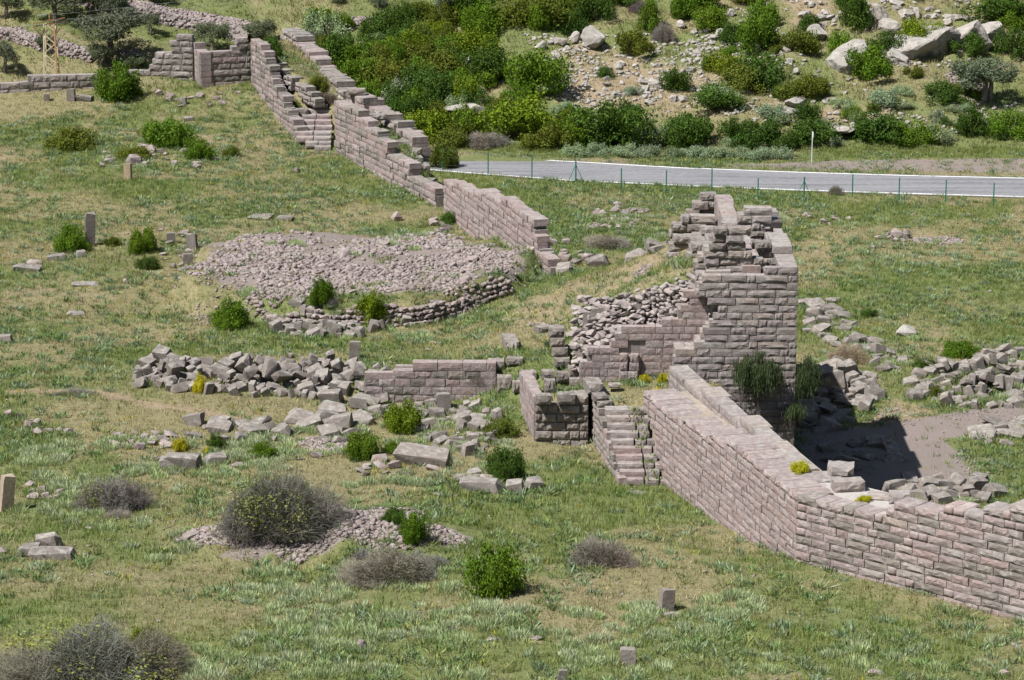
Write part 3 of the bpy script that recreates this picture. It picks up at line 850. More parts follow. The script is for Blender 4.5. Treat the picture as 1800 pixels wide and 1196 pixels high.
# ------------------------------------------------------------------ front wall: diagonal run and right run
dw = thing('front_wall', 'long pink ashlar wall running from the stair to the corner', 'wall', (10, 133, 0))
E0 = D0 - Ddir * 3.9
Ld = (DC - E0).length
dtop = profo([(1140,697),(1160,708),(1182,726),(1235,760),(1294,782),(1349,830),(1392,866)], E0, DC)
_base = profo([(1137,716),(1170,855),(1230,905),(1283,952),(1330,975),(1398,990)], E0, DC)
ashlar(dw, E0, DC, lambda u: dtop(u), _base, .36, (.75, 1.55), .7, ['pink'] * 3 + ['plain'], seed=71, core=2.6, jit=.03, topdepth=1.7, limit=295, corem=M_WALK)
outp = thing('wall_walk_parapet', 'smooth pale outer course along the far edge of the front wall top', 'wall', (10, 135, 3))
O0 = un(1176, 640, 4.3); O1 = un(1402, 812, 5.4)
O0v, O1v = Vector((O0.x, O0.y, 0)), Vector((O1.x, O1.y, 0))
ashlar(outp, O0v, O1v, lambda u: 4.15 + (5.3 - 4.15) * min(1, u / (O1v - O0v).length), lambda u: 2.0 + u * .05, .42, (1.3, 2.4), .95, ['ptower'], seed=74, core=0, jit=.03, gap=.012)
rw = thing('front_wall', 'tall bossed ashlar wall running right from the corner with lichened top blocks', 'wall', (18, 126, 2))
RE2 = RE + Rdir * 14
rtop = profo([(1392,855),(1424,871),(1480,884),(1500,893),(1545,906),(1553,909),(1562,894),(1600,890),(1680,893),(1760,890),(1830,903),(2000,955)], DC, RE2)
ashlar(rw, DC, RE2, lambda u: rtop(u), lambda u: 1.7, .36, (.7, 1.5), .8, ['tower', 'pink', 'pink', 'grey'], seed=81, core=1.2, jit=.025, topdepth=1.15, limit=300)
# flat top behind the corner with its loose blocks
def poly_slab(name, P, z, t, mat, root):
    V_ = [(p[0] - root.location.x, p[1] - root.location.y, zz - root.location.z) for zz in (z - t, z) for p in P]
    n = len(P)
    F_ = [tuple(range(n))[::-1], tuple(range(n, 2 * n))] + [(k, (k + 1) % n, n + (k + 1) % n, n + k) for k in range(n)]
    return obj(name, mesh(name, V_, F_, [mat]), root)
zc = dtop(Ld) - .08
Oc = DC + RN * 3.4 - Rdir * 1.2
poly_slab('walk_paving', [DC + RN * .3 + DN * .3, DC + Rdir * 4.6 + RN * .4, DC + Rdir * 5.4 + RN * 2.6, DC + Rdir * 3.0 + RN * 3.4, Oc, DC - Ddir * 3.2 + DN * 3.2, DC - Ddir * 3.2 + DN * .6], zc, 5.5, M_MORTAR, rw)
for px, py, zb, w, d, h, rz, lab in ((1447,848,zc,1.7,1.3,.14,.1,'flat pale slab with dark chips on top of the wall corner'),(1480,842,zc,1.2,1.1,.55,-.15,'big pale squared block on the wall corner'),
                                 (1492,866,zc,1.4,.8,.5,.12,'long rough block in front of the pale squared block'),(1548,884,zc-.1,1.1,.8,.28,-.3,'tilted pale slab at the edge of the shadow'),(1582,888,5.3,.9,.7,.5,-.1,'squared lichened block on the right wall top'),
                                 (1222,742,4.1,1.3,.5,.1,-.1,'thin flat slab on the bare soil of the wall walk')):
    p = un(px, py, zb)
    o = obj('stone_block', random.choice(BL['worn']), None, (p.x, p.y + d / 2, zb + h / 2 - .02), (0, 0, rz), (w, d, h))
    o.data = o.data.copy(); o.data.materials[0] = M_TOWER
    tag(o, lab, 'stone block', 'loose blocks on the wall top')

# ------------------------------------------------------------------ middle wall C, upper walls B and A
wc = thing('diagonal_wall', 'sloping broken pink ashlar wall standing beside the rubble mound', 'wall', (-1, 198, 0))
ctop = profo([(785,320),(800,322),(830,335),(848,338),(872,350),(900,357),(930,378),(938,400),(945,430),(958,455),(980,480)], C_hi, C_lo)
cbot = profo([(778,366),(800,402),(870,456),(950,490),(975,495)], C_hi, C_lo)
ashlar(wc, C_hi, C_lo + (C_lo - C_hi).normalized() * .6, ctop, cbot, .46, (.9, 1.8), .8, ['pink', 'pink', 'plain'], seed=91, core=1.0, jit=.05, topdepth=.95, limit=295)
wb = thing('upper_wall', 'middle stretch of the upper wall with a stepped top and rough blocks', 'wall', (-9.5, 222, 1))
btop = profo([(588,178),(612,185),(634,205),(645,216),(678,248),(680,265),(716,292),(720,312),(752,322),(770,345)], B_hi, B_lo)
bbot = profo([(585,266),(650,312),(700,342),(768,366)], B_hi, B_lo)
ashlar(wb, B_hi, B_lo, btop, bbot, .46, (.9, 1.9), .7, ['pink', 'plain', 'grey'], seed=101, core=.9, jit=.06, topdepth=1.0, limit=290)
wa = thing('upper_wall', 'highest stretch of the upper wall above the small stair, partly overgrown', 'wall', (-20, 243, 2))
atop = profo([(440,72),(455,76),(470,110),(478,135),(492,165),(508,200),(520,228),(528,245)], A_hi, A_lo)
abot = profo([(443,152),(490,226),(525,254)], A_hi, A_lo)
ashlar(wa, A_hi, A_lo, atop, abot, .46, (.9, 1.9), .7, ['pink', 'grey'], seed=111, core=.9, jit=.05, topdepth=.9, limit=250)
for k, (pa, pb_, za, zb) in enumerate((((480,112),(512,136),5.35,4.75), ((514,134),(552,172),4.75,3.7))):
    Q0, Q1 = un(*pa, za), un(*pb_, zb)
    Lq = math.hypot(Q1.x - Q0.x, Q1.y - Q0.y)
    ashlar(wa, Q0, Q1, lambda u: za + (zb - za) * round(u / Lq * 4) / 4, lambda u: za + (zb - za) * u / Lq - .8, .36, (1.0, 1.9), 1.0, ['worn', 'plain', 'grey'], seed=200 + k, core=0, jit=.08, tilt=.02)
wrow = thing('outer_block_row', 'row of big worn blocks along the outer edge of the upper wall', 'wall', (-12, 235, 3))
r2 = random.Random(17)
for k, (pa, pb_, za, zb, n_, dpt) in enumerate((((494,50),(543,88),5.95,5.65,5,1.7), ((545,97),(602,160),5.15,4.2,5,1.6), ((604,160),(640,176),4.1,3.95,4,1.4), ((640,172),(690,214),3.9,3.2,4,1.5), ((692,212),(726,244),3.2,2.6,4,1.4))):
    Q0, Q1 = un(*pa, za), un(*pb_, zb)
    Lq = math.hypot(Q1.x - Q0.x, Q1.y - Q0.y)
    ashlar(wrow, Q0, Q1, lambda u: za + (zb - za) * round(u / Lq * 3) / 3, lambda u: zb - .5 * n_ + .2, .5, (1.0, 1.9), dpt, ['worn', 'grey', 'plain'], seed=230 + k, core=0, jit=.1, tilt=.025, zref=za % .5)
for px, py, zt_, w_, d_, h in ((626,160,4.6,1.5,.9,.5),(664,205,3.6,1.3,.9,.5),(715,254,2.3,1.4,1.0,.6),(724,268,1.9,1.5,.9,.6),(724,288,1.5,1.6,1.2,.8),(740,300,1.2,1.3,1.2,.7),(737,318,.8,1.0,.8,.4),(752,322,.8,1.1,1.0,.6),(757,340,.4,1.2,1.2,.6)):
    put_block(wrow, px, py + 8, zt_ - h, w_, d_, h, r2.uniform(-.35, .35), 'worn')
# small stair up to the walk
st2 = thing('small_stairway', 'small flight of worn steps climbing onto the upper wall', 'stairs', un(552, 258, .6))
for k, (px0, px1, py, zz) in enumerate(((552,582,264,.5),(536,582,257,.72),(520,582,248,.98),(518,583,239,1.24),(522,584,229,1.5),(524,583,219,1.76),(530,582,209,2.02),(540,580,200,2.26))):
    a, b_ = un(px0, py, zz), un(px1, py, zz)
    L = (b_ - a).length
    n = 1 if L < 1.6 else 2
    for j in range(n):
        q = a.lerp(b_, (j + .5) / n)
        obj('step', r2.choice(BL['plain'] + BL['ptower']), st2, (q.x - st2.location.x, q.y + .45 - st2.location.y, zz + .08 - st2.location.z), (0, 0, r2.uniform(-.04, .04)), (L / n - .05, 1.0, .4))
for px, py, zz, w, d, h, rz in ((530,206,2.1,1.1,.8,.65,.1),(536,180,2.6,1.3,.9,.6,-.1),(562,196,2.4,1.2,.7,.5,.25)):
    put_block(st2, px, py, zz, w, d, h, rz, 'worn')
# corner walls at the top left and the low wall
ul = thing('upper_corner_wall', 'ruined wall of dark squared blocks with its top stepping up to a corner', 'wall', (-27, 253, 3))
U0, U1 = un(222, 140, 2.9), un(340, 138, 3.1)
ut = profo([(222,122),(256,122),(257,114),(266,106),(270,88),(298,87),(299,76),(308,75),(309,64),(342,63)], U0, U1)
ashlar(ul, U0, U1, ut, lambda u: 2.3, .53, (.9, 1.9), .9, ['grey', 'tower'], seed=121, core=1.2, jit=.04, gap=.03)
ur = thing('upper_corner_wall', 'ruined wall of dark squared blocks joining the overgrown upper wall', 'wall', (-23, 251, 3))
U2, U3 = un(352, 150, 3.0), un(443, 148, 2.9)
ut2 = profo([(350,92),(395,90),(396,88),(404,88),(405,78),(414,76),(416,68),(430,68),(432,80),(444,82)], U2, U3)
ashlar(ur, U2, U3, ut2, lambda u: 2.2, .53, (.9, 2.0), .9, ['grey', 'pink'], seed=122, core=1.2, jit=.04, gap=.03)
us = thing('corner_return_wall', 'pale end of the short wall joining the two dark upper walls', 'wall', (-25.5, 252, 3))
U1b = un(342, 141, 3.0)
ashlar(us, U1b, Vector((U2.x, U2.y, 0)) + Vector((.1, -.1, 0)), lambda u: 6.6 if u < .6 else 5.9, lambda u: 2.2, .53, (.9, 1.6), 1.0, ['plain'], seed=123, core=0, jit=.02)
lw = thing('low_wall', 'low wall of two courses of grey blocks crossing the slope at the far left', 'wall', (-38, 251, 2.5))
L0, L1 = un(-60, 166, 2.5), un(176, 152, 2.8)
lt = profo([(-60,148),(28,152),(29,140),(44,139),(46,128),(164,126),(165,134),(176,134)], L0, L1)
ashlar(lw, L0, L1, lt, lambda u: 2.0, .56, (.95, 1.8), .8, ['grey', 'tower'], seed=131, core=1.0, jit=.05, gap=.03)
# ------------------------------------------------------------------ low wall in the field
mw = thing('low_ashlar_wall', 'low grey ashlar wall with two long capping slabs in the middle field', 'wall', (MW0.x + 4, MW0.y, .2))
mt = profo([(632,676),(640,664),(688,662),(690,655),(702,654),(704,650),(742,649),(743,643),(834,643),(835,634),(868,634),(872,640)], MW0, MW1)
ashlar(mw, MW0, MW1, mt, lambda u: -.1, .46, (.8, 1.5), .6, ['pink', 'plain', 'grey'], seed=141, core=1.0, jit=.03, topdepth=.75)
for px, py, zz, w, d, h in ((672,668,1.7,2.0,.5,.4),(800,645,2.0,1.4,.35,.18),(720,652,1.5,1.6,.5,.25)):
    put_block(mw, px, py, zz - h, w, d, h, 0, 'plain')

# ------------------------------------------------------------------ loose stones
SR = random.Random(23)
FOOT = []
def stone(px, py, w, h, kind='block', label=None, cat='stone block', group=None, name='stone_block', d=None, tilt=.35, rz=None, sink=.12, p=None, mat=None, up=False):
    """a loose stone, w x h as it looks in photo pixels, lying where its foot is seen"""
    if p is None: p = gp(px, py)
    s = depth_scale(p)
    W_, H_ = w / s, h / s
    D_ = (d / s) if d else W_ * SR.uniform(.6, 1.0)
    if not up: H_ = max(H_ - .24 * D_, H_ * .5)
    rot = Euler((SR.uniform(-tilt, tilt), SR.uniform(-tilt, tilt), SR.uniform(-.7, .7) if rz is None else rz))
    o = obj(name, SR.choice(ST[kind]), None, (p.x, p.y + D_ * .35, p.z + H_ * (.5 - sink)), rot, (W_, D_, H_))
    tag(o, label, cat, group)
    FOOT.append((p.x, p.y, W_, D_))
    return o
# single stones that can be told apart
for px, py, w, h, kind, lab, nm, cat in (
    (158,433,17,64,'block','tall grey upright stele beside the green bush at left','stele','standing stone'),
    (225,318,13,32,'block','short ochre upright post stone in the open grass','stele','standing stone'),
    (12,900,22,68,'block','tall brown leaning pillar at the left edge of the picture','stele','standing stone'),
    (1172,1076,23,42,'block','leaning grey stele with orange lichen in the foreground','stele','standing stone'),
    (1104,1172,27,32,'block','short slanted grey stump of stone in the foreground grass','stele','standing stone'),
    (636,1147,17,26,'rock','small rounded stump stone alone in the dry grass','stele','standing stone'),
    (988,1204,15,26,'block','pointed grey stone cut by the lower edge of the picture','stele','standing stone'),
    (623,636,19,38,'block','broad notched standing stone above the tumbled row','stele','standing stone'),
    (780,729,24,38,'block','flat faced upright slab in the grass below the low wall','stele','standing stone'),
    (337,440,17,30,'block','small standing stone on the back edge of the rubble mound','stele','standing stone'),
    (330,468,16,22,'block','short squared stone at the left rim of the rubble mound','stele','standing stone'),
    (300,430,14,22,'block','pinkish standing stone left of the rubble mound','stele','standing stone'),
    (322,186,12,14,'block','upright little block in the upper left grass','stele','standing stone'),
    (125,180,14,23,'block','tallest of three small stones below the low wall','stele','standing stone'),
    (82,180,10,14,'block','leftmost of three small stones below the low wall','stele','standing stone'),
    (148,178,26,14,'block','wide low block beside the three small stones','stone_block','stone block'),
    (332,214,16,12,'block','lone small cube of stone in the upper meadow','stone_block','stone block'),
    (521,305,13,14,'rock','dark round stone below the small stairway','stone_block','stone block'),
    (500,389,26,14,'block','pinkish slab lying on open grass, right of the pale one','stone_block','stone block'),
    (455,386,36,10,'block','long low grey stone lying in the open grass','stone_block','stone block'),
    (149,504,40,9,'block','long flat slab alone in the dry left meadow','stone_block','stone block'),
    (132,556,26,12,'block','squared block half sunk in the left meadow','stone_block','stone block'),
    (8,602,20,16,'block','squared block at the left edge of the middle meadow','stone_block','stone block'),
    (45,478,44,16,'block','broad flat rock slab low in the left grass','stone_block','stone block'),
    (60,466,34,16,'rock','knobbly rock resting on the broad flat slab','stone_block','stone block'),
    (98,458,30,16,'block','grey block below the bush with the tall stele','stone_block','stone block'),
    (141,453,15,16,'block','small upright dark block at the foot of the tall stele','stone_block','stone block'),
    (220,500,12,12,'rock','small dark stone sticking up from dry grass','stone_block','stone block'),
    (740,797,0,0,None,'','',''),
    (743,818,88,34,'block','biggest long flat topped block in the lower rubble scatter','stone_block','stone block'),
    (848,866,66,30,'block','large cracked slab in front of the dark bush','stone_block','stone block'),
    (833,840,22,17,'block','cube shaped block behind the large cracked slab','stone_block','stone block'),
    (821,849,38,12,'block','flat pale slab left of the cube shaped block','stone_block','stone block'),
    (855,848,30,20,'rock','round topped rock between the cube block and the bush','stone_block','stone block'),
    (906,868,24,26,'block','upright slab at the right of the large cracked slab','stone_block','stone block'),
    (938,862,26,26,'block','slanting slab at the foot of the dark bush','stone_block','stone block'),
    (777,850,24,10,'rock','small pale stone left of the slabs by the dark bush','stone_block','stone block'),
    (770,874,22,10,'rock','small sunken stone below the slabs by the dark bush','stone_block','stone block'),
    (323,826,56,36,'block','big square slab left of the grey thicket','stone_block','stone block'),
    (296,826,24,26,'block','pointed block leaning against the big square slab','stone_block','stone block'),
    (378,818,34,24,'block','ribbed upright block right of the big square slab','stone_block','stone block'),
    (276,812,18,14,'rock','small white topped stone left of the pointed block','stone_block','stone block'),
    (420,822,34,12,'rock','low flat stone right of the ribbed block','stone_block','stone block'),
    (50,978,34,26,'block','leftmost slab of the low group by the left edge','stone_block','stone block'),
    (84,968,40,34,'block','tilted squared slab of the low group by the left edge','stone_block','stone block'),
    (92,985,64,22,'block','long plank like slab of the low group by the left edge','stone_block','stone block'),
    (4,975,20,18,'rock','pale rock cut by the left edge of the picture','stone_block','stone block'),
    (158,935,20,11,'rock','pale round stone lying on bare ground at left','stone_block','stone block'),
    (1593,592,38,28,'pale','pale rounded boulder alone on the green slope','boulder','boulder'),
    (1184,1090,44,16,'rock','low pale rock behind the leaning lichened stele','stone_block','stone block'),
    (1245,1090,34,14,'rock','low rock under grey sage in the foreground','stone_block','stone block'),
    (940,1128,28,12,'rock','flat grey stone right of the foreground sage clump','stone_block','stone block'),
    (1540,1188,30,12,'rock','flat grey stone near the lower right edge','stone_block','stone block'),
    (1767,1192,18,18,'rock','little knobbly stone at the lower right','stone_block','stone block'),
    (870,1128,26,10,'rock','dark low stone left of the foreground sage clump','stone_block','stone block'),
    (734,385,12,0,None,'','',''),
    (765,606,22,8,'rock','flat pinkish stone in dry grass above the low wall','stone_block','stone block'),
    (753,618,16,7,'rock','smaller flat stone in dry grass above the low wall','stone_block','stone block'),
    (385,690,32,8,'block','long pale stone lying behind the tumbled row','stone_block','stone block'),
    (510,632,12,14,'rock','small upright stone behind the tumbled row','stone_block','stone block'),
    (1290,1005,0,0,None,'','',''),
    ):
    if kind is None: continue
    up = nm == 'stele'
    o = stone(px, py, w, h, 'stele' if up and kind == 'block' else kind, lab, cat, None, nm, up=up or nm == 'boulder', d=w * (.7 if up else .9 if w < 40 else .5), tilt=.05 if up else .12, rz=SR.uniform(-.3, .3), sink=.08 if up else .32 if nm == 'boulder' else .15)
    if px == 12: o.rotation_euler = (0, .12, .5); o.data = o.data.copy(); o.data.materials[0] = stone_mat('brown_stone', [(.1, (.34, .26, .19)), (.9, (.42, .33, .25))])
    if px == 1172: o.rotation_euler = (0, .17, .3)
    if px == 225: o.data = o.data.copy(); o.data.materials[0] = stone_mat('ochre_stone', [(.1, (.36, .27, .16)), (.9, (.42, .33, .22))])

def scatter(poly, n, wr, label, group, kind='block', name='stone_block', cat='stone block', asp=(.55, 1.0), tilt=.4, up=0., line=None, sink=.15, seed=1, zoff=0.):
    """n loose stones in a patch seen in the photo (or along a line); widths in photo pixels"""
    r = random.Random(seed)
    W2 = pix_poly(poly)
    xs, ys = [p[0] for p in W2], [p[1] for p in W2]
    taken = []
    tries = 0
    while len(taken) < n and tries < n * 60:
        tries += 1
        if line:
            t = r.random() * (len(poly) - 1); i = min(int(t), len(poly) - 2); t -= i
            x = W2[i][0] * (1 - t) + W2[i + 1][0] * t + r.gauss(0, line * .3); y = W2[i][1] * (1 - t) + W2[i + 1][1] * t + r.gauss(0, line)
        else:
            x, y = r.uniform(min(xs), max(xs)), r.uniform(min(ys), max(ys))
            if not in_poly(np.array([x]), np.array([y]), W2)[0]: continue
        p = Vector((x, y, float(hz(x, y)) + zoff * r.uniform(.7, 1.2)))
        w = r.uniform(*wr) * (1 if r.random() < .75 else .6)
        s = depth_scale(p)
        if any((x - a) ** 2 + (y - b_) ** 2 < ((w + w2) / s * .36) ** 2 for a, b_, w2 in taken): continue
        taken.append((x, y, w))
        fx_, fy_ = (x - min(xs)) / (max(xs) - min(xs) + 1e-6), (y - min(ys)) / (max(ys) - min(ys) + 1e-6)
        sz_ = 'small' if w < wr[0] + (wr[1] - wr[0]) * .3 else ('large' if w > wr[0] + (wr[1] - wr[0]) * .72 else 'mid sized')
        side_ = 'left end' if fx_ < .2 else 'left half' if fx_ < .42 else 'middle' if fx_ < .58 else 'right half' if fx_ < .8 else 'right end'
        dep_ = 'front' if fy_ < .36 else 'back' if fy_ > .68 else 'centre'
        if r.random() < up:
            stone(0, 0, w * .72, w * r.uniform(.95, 1.3), kind, f'{sz_} upright {label}, {side_}, {dep_}', cat, group, name, d=w * r.uniform(.5, .8), tilt=.4, p=p, sink=.26, up=True)
        else:
            stone(0, 0, w, w * r.uniform(*asp), kind, f'{sz_} {label}, {side_}, {dep_}', cat, group, name, tilt=tilt, p=p, sink=sink)
scatter([(242,648),(300,640),(480,652),(600,648),(640,660),(690,690),(690,712),(600,702),(470,704),(300,690),(240,685)], 150, (15, 29), 'tumbled block of the long row', 'blocks of the long tumbled row', up=.5, tilt=.45, asp=(.6, 1.0), sink=.15, seed=2)
scatter([(250,655),(480,656),(600,655),(680,690),(640,692),(470,686),(300,676),(250,672)], 52, (16, 28), 'block on top of the long row', 'blocks on top of the long tumbled row', up=.3, tilt=.6, asp=(.6, 1.0), seed=102, zoff=.62)
scatter([(478,588),(475,555),(560,548),(700,545),(770,536),(768,555),(700,580),(620,596),(540,596)], 60, (15, 26), 'slab propped below the rubble mound', 'slabs propped below the rubble mound', up=.6, tilt=.35, name='flat_stone', cat='flat stone', seed=3)
scatter([(328,748),(400,742),(520,745),(640,735),(640,765),(600,785),(520,772),(440,785),(330,775)], 34, (20, 42), 'broad slab below the tumbled row', 'broad slabs below the tumbled row', asp=(.4, .8), name='flat_stone', cat='flat stone', seed=4)
scatter([(560,712),(640,702),(690,725),(640,745),(560,745)], 10, (26, 44), 'fallen block between row and bushes', 'fallen blocks between row and bushes', asp=(.5, .9), seed=5)
scatter([(690,700),(760,708),(870,718),(880,745),(865,800),(790,808),(740,780),(690,745)], 74, (13, 27), 'fallen block below the low wall', 'blocks fallen below the low wall', asp=(.5, .95), up=.2, seed=6)
scatter([(625,825),(700,800),(790,818),(780,838),(640,842)], 18, (16, 34), 'stone beside the biggest flat block', 'stones around the biggest block', kind='rock', name='rock', cat='rock', asp=(.45, .8), seed=7)
scatter([(170,768),(300,760),(330,785),(260,800),(180,790)], 22, (18, 36), 'rounded stone of the lower left line', 'stones of the lower left line', kind='rock', name='rock', cat='rock', asp=(.45, .7), seed=8)
scatter([(20,740),(140,775)], 16, (10, 24), 'rock of the thin far left line', 'small rocks at far lower left', kind='rock', name='rock', cat='rock', line=.7, seed=9)
scatter([(470,800),(560,795),(560,812),(480,812)], 5, (12, 24), 'stone below the low bush', 'stones below the low bush', kind='rock', name='rock', cat='rock', seed=10)
# by the path outside the tower
scatter([(1405,535),(1480,530),(1500,580),(1600,640),(1570,660),(1470,640),(1420,590)], 58, (15, 29), 'tumbled block behind the tower shadow', 'blocks behind the tower shadow', asp=(.5, .9), name='rubble_block', cat='rubble block', seed=11)
scatter([(1408,650),(1480,650),(1560,670),(1550,700),(1500,745),(1440,765),(1408,765)], 60, (17, 36), 'grey block heaped at the tower foot', 'blocks heaped at the tower foot', asp=(.5, .9), up=.12, name='rubble_block', cat='rubble block', seed=12)
scatter([(1595,660),(1690,625),(1800,620),(1810,722),(1690,722),(1600,705)], 110, (14, 30), 'grey block heaped above the path', 'blocks heaped above the path', asp=(.5, .9), up=.15, name='rubble_block', cat='rubble block', seed=13)
scatter([(1615,675),(1690,650),(1800,645),(1805,705),(1690,705)], 18, (14, 26), 'block on top of the heap above the path', 'blocks on top of the heap above the path', up=.2, tilt=.5, asp=(.5, .9), name='rubble_block', cat='rubble block', seed=113, zoff=.55)
scatter([(1415,670),(1490,665),(1530,690),(1480,735),(1415,745)], 24, (18, 32), 'block on top of the heap at the tower foot', 'blocks on top of the heap at the tower foot', up=.1, tilt=.5, asp=(.5, .9), name='rubble_block', cat='rubble block', seed=112, zoff=.6)
scatter([(1690,775),(1740,750),(1810,735),(1810,775),(1760,790)], 12, (28, 56), 'flat slab below the path', 'slabs below the path', asp=(.35, .6), name='flat_stone', cat='flat stone', seed=14)
scatter([(1560,868),(1640,845),(1740,850),(1770,885),(1650,890)], 30, (16, 34), 'grey block heaped behind the right wall', 'blocks heaped behind the right wall', asp=(.6, 1.), name='rubble_block', cat='rubble block', seed=15)
scatter([(1480,765),(1600,790),(1560,850),(1430,810)], 12, (24, 44), 'block in the tower shadow', 'blocks in the tower shadow', asp=(.4, .7), name='rubble_block', cat='rubble block', seed=16)
# gate sill, behind the middle wall, far heaps
scatter([(990,494),(1050,470),(1110,458),(1160,440),(1190,420)], 20, (18, 36), 'block of the ragged gate sill', 'blocks of the gate sill', line=.5, asp=(.5, .8), seed=17)
scatter([(945,425),(985,420),(1050,455),(1010,475),(955,450)], 14, (14, 30), 'rock in the hollow behind the diagonal wall', 'rocks behind the diagonal wall', kind='rock', name='rock', cat='rock', asp=(.5, .9), seed=18)
scatter([(1040,380),(1090,360),(1165,385),(1120,405),(1030,405)], 34, (9, 20), 'pale rock in the heaps before the road', 'rocks in low heaps before the road', kind='rock', name='rubble_stone', cat='rubble stone', asp=(.5, .9), seed=19)
scatter([(1385,385),(1440,372),(1520,395),(1450,400)], 12, (9, 18), 'rock right of the tower top', 'rocks right of the tower top', kind='rock', name='rubble_stone', cat='rubble stone', seed=20)
scatter([(1520,440),(1545,415),(1600,412),(1590,440)], 14, (12, 24), 'rock of the far gravel heap', 'rocks of the far gravel heap', kind='rock', name='rubble_stone', cat='rubble stone', seed=21)
scatter([(150,270),(250,265),(360,272),(395,290),(330,300),(180,298)], 26, (14, 34), 'rounded rock among the upper left bushes', 'rocks ringed by the upper left bushes', kind='rock', name='rock', cat='rock', asp=(.55, .9), seed=22)
scatter([(265,400),(340,420),(330,470),(290,490),(280,440)], 16, (10, 22), 'loose rock left of the rubble mound', 'rocks left of the rubble mound', kind='rock', name='rubble_stone', cat='rubble stone', seed=23)
scatter([(690,390),(760,385),(800,410),(820,440),(740,400)], 18, (14, 28), 'rock at the diagonal wall foot', 'rocks at the foot of the diagonal wall', kind='rock', name='rubble_stone', cat='rubble stone', seed=24)
scatter([(280,155),(420,165),(400,195),(260,190)], 14, (9, 20), 'half hidden stone below the corner walls', 'stones below the corner walls', kind='rock', name='rubble_stone', cat='rubble stone', seed=25)
scatter([(940,570),(1010,560),(1050,610),(980,640),(900,610)], 14, (10, 22), 'stone on the bank by the pier', 'stones on the bank by the pier', kind='rock', name='rubble_stone', cat='rubble stone', seed=26)
scatter([(1185,690),(1235,715),(1215,735),(1165,700)], 10, (14, 26), 'rounded stone on the wall walk', 'stones on the wall walk', kind='rock', name='rubble_stone', cat='rubble stone', seed=27)
scatter([(40,855),(110,860),(110,880),(50,880)], 12, (12, 26), 'pinkish rock of the small left heap', 'rocks of the small left heap', kind='rock', name='rubble_stone', cat='rubble stone', seed=28)
scatter([(620,165),(690,215),(735,300),(700,260),(650,215)], 16, (9, 18), 'loose stone on the upper wall', 'stones on the upper wall', kind='rock', name='rubble_stone', cat='rubble stone', seed=29)

# rubble mounds: the larger stones singly, the small ones as one heap
def rubble(name, label, n, nbig, size, cx, cy, rx, ry, group, biglabel, seed, hole=None, rim=False, kind='rock', edge=.6, pw=1.0):
    r = random.Random(seed)
    items = []
    big = 0
    for k in range(n + nbig):
        for _ in range(30):
            a = r.uniform(0, 6.283); q = math.sqrt(r.random())
            x, y = cx + rx * q * math.cos(a), cy + ry * q * math.sin(a)
            if q > edge and fbm(np.array([x]), np.array([y]), 2.5, 4, seed + 1)[0] < .25 + (q - edge) * .45 / (1 - edge + 1e-6): continue
            if hole is None or fbm(np.array([x]), np.array([y]), 3.0, 2, seed + 5)[0] < hole or r.random() < .06: break
        z = float(hz(x, y))
        isb = k < nbig
        front = rim and y < cy - ry * .62
        s = (size[0] + (size[1] - size[0]) * r.random() ** pw) * (r.uniform(1.4, 2.4) if isb else 1) * (1.3 if front else 1) * (1.2 if r.random() < .15 else 1)
        M = Matrix.LocRotScale(Vector((x, y, z + s * .12)), Euler((r.uniform(-.5, .5), r.uniform(-.5, .5), r.uniform(0, 6.3))), Vector((s * r.uniform(.9, 1.5), s, s * r.uniform(.55, .85))))
        me = r.choice(ST[kind])
        if isb:
            o = obj('rubble_stone', me); o.matrix_basis = M
            tag(o, f"{biglabel}, {'left' if x < cx - rx * .35 else 'right' if x > cx + rx * .35 else 'middle'} {'front' if y < cy - ry * .3 else 'back' if y > cy + ry * .3 else 'part'}", 'rubble stone', group)
        else: items.append((me, M))
    return join_stuff(name, items, label=label)
m_r2 = stone_mat('heaped_rubble', [(.1, (.31, .27, .255)), (.5, (.38, .33, .31)), (.95, (.41, .35, .32))], sc=1.6, dark=.4)
for ms in ST['rock']: pass
rubble('rubble_mound', 'wide flat mound of small pinkish stones', 13000, 105, (.08, .40), MOUND[0], MOUND[1], MOUND[2] * 1.04, MOUND[3] * 1.03, 'larger stones on the rubble mound', 'larger stone lying on the wide rubble mound', 5, hole=.60, edge=.62, pw=2.2)
rubble('rubble_heap', 'low heap of small stones around the grey thicket', 6800, 40, (.06, .30), MOUND2.x + .2, MOUND2.y - .3, 7.2, 4.3, 'larger stones around the grey thicket', 'larger stone in the low heap around the grey thicket', 6, pw=2.4)
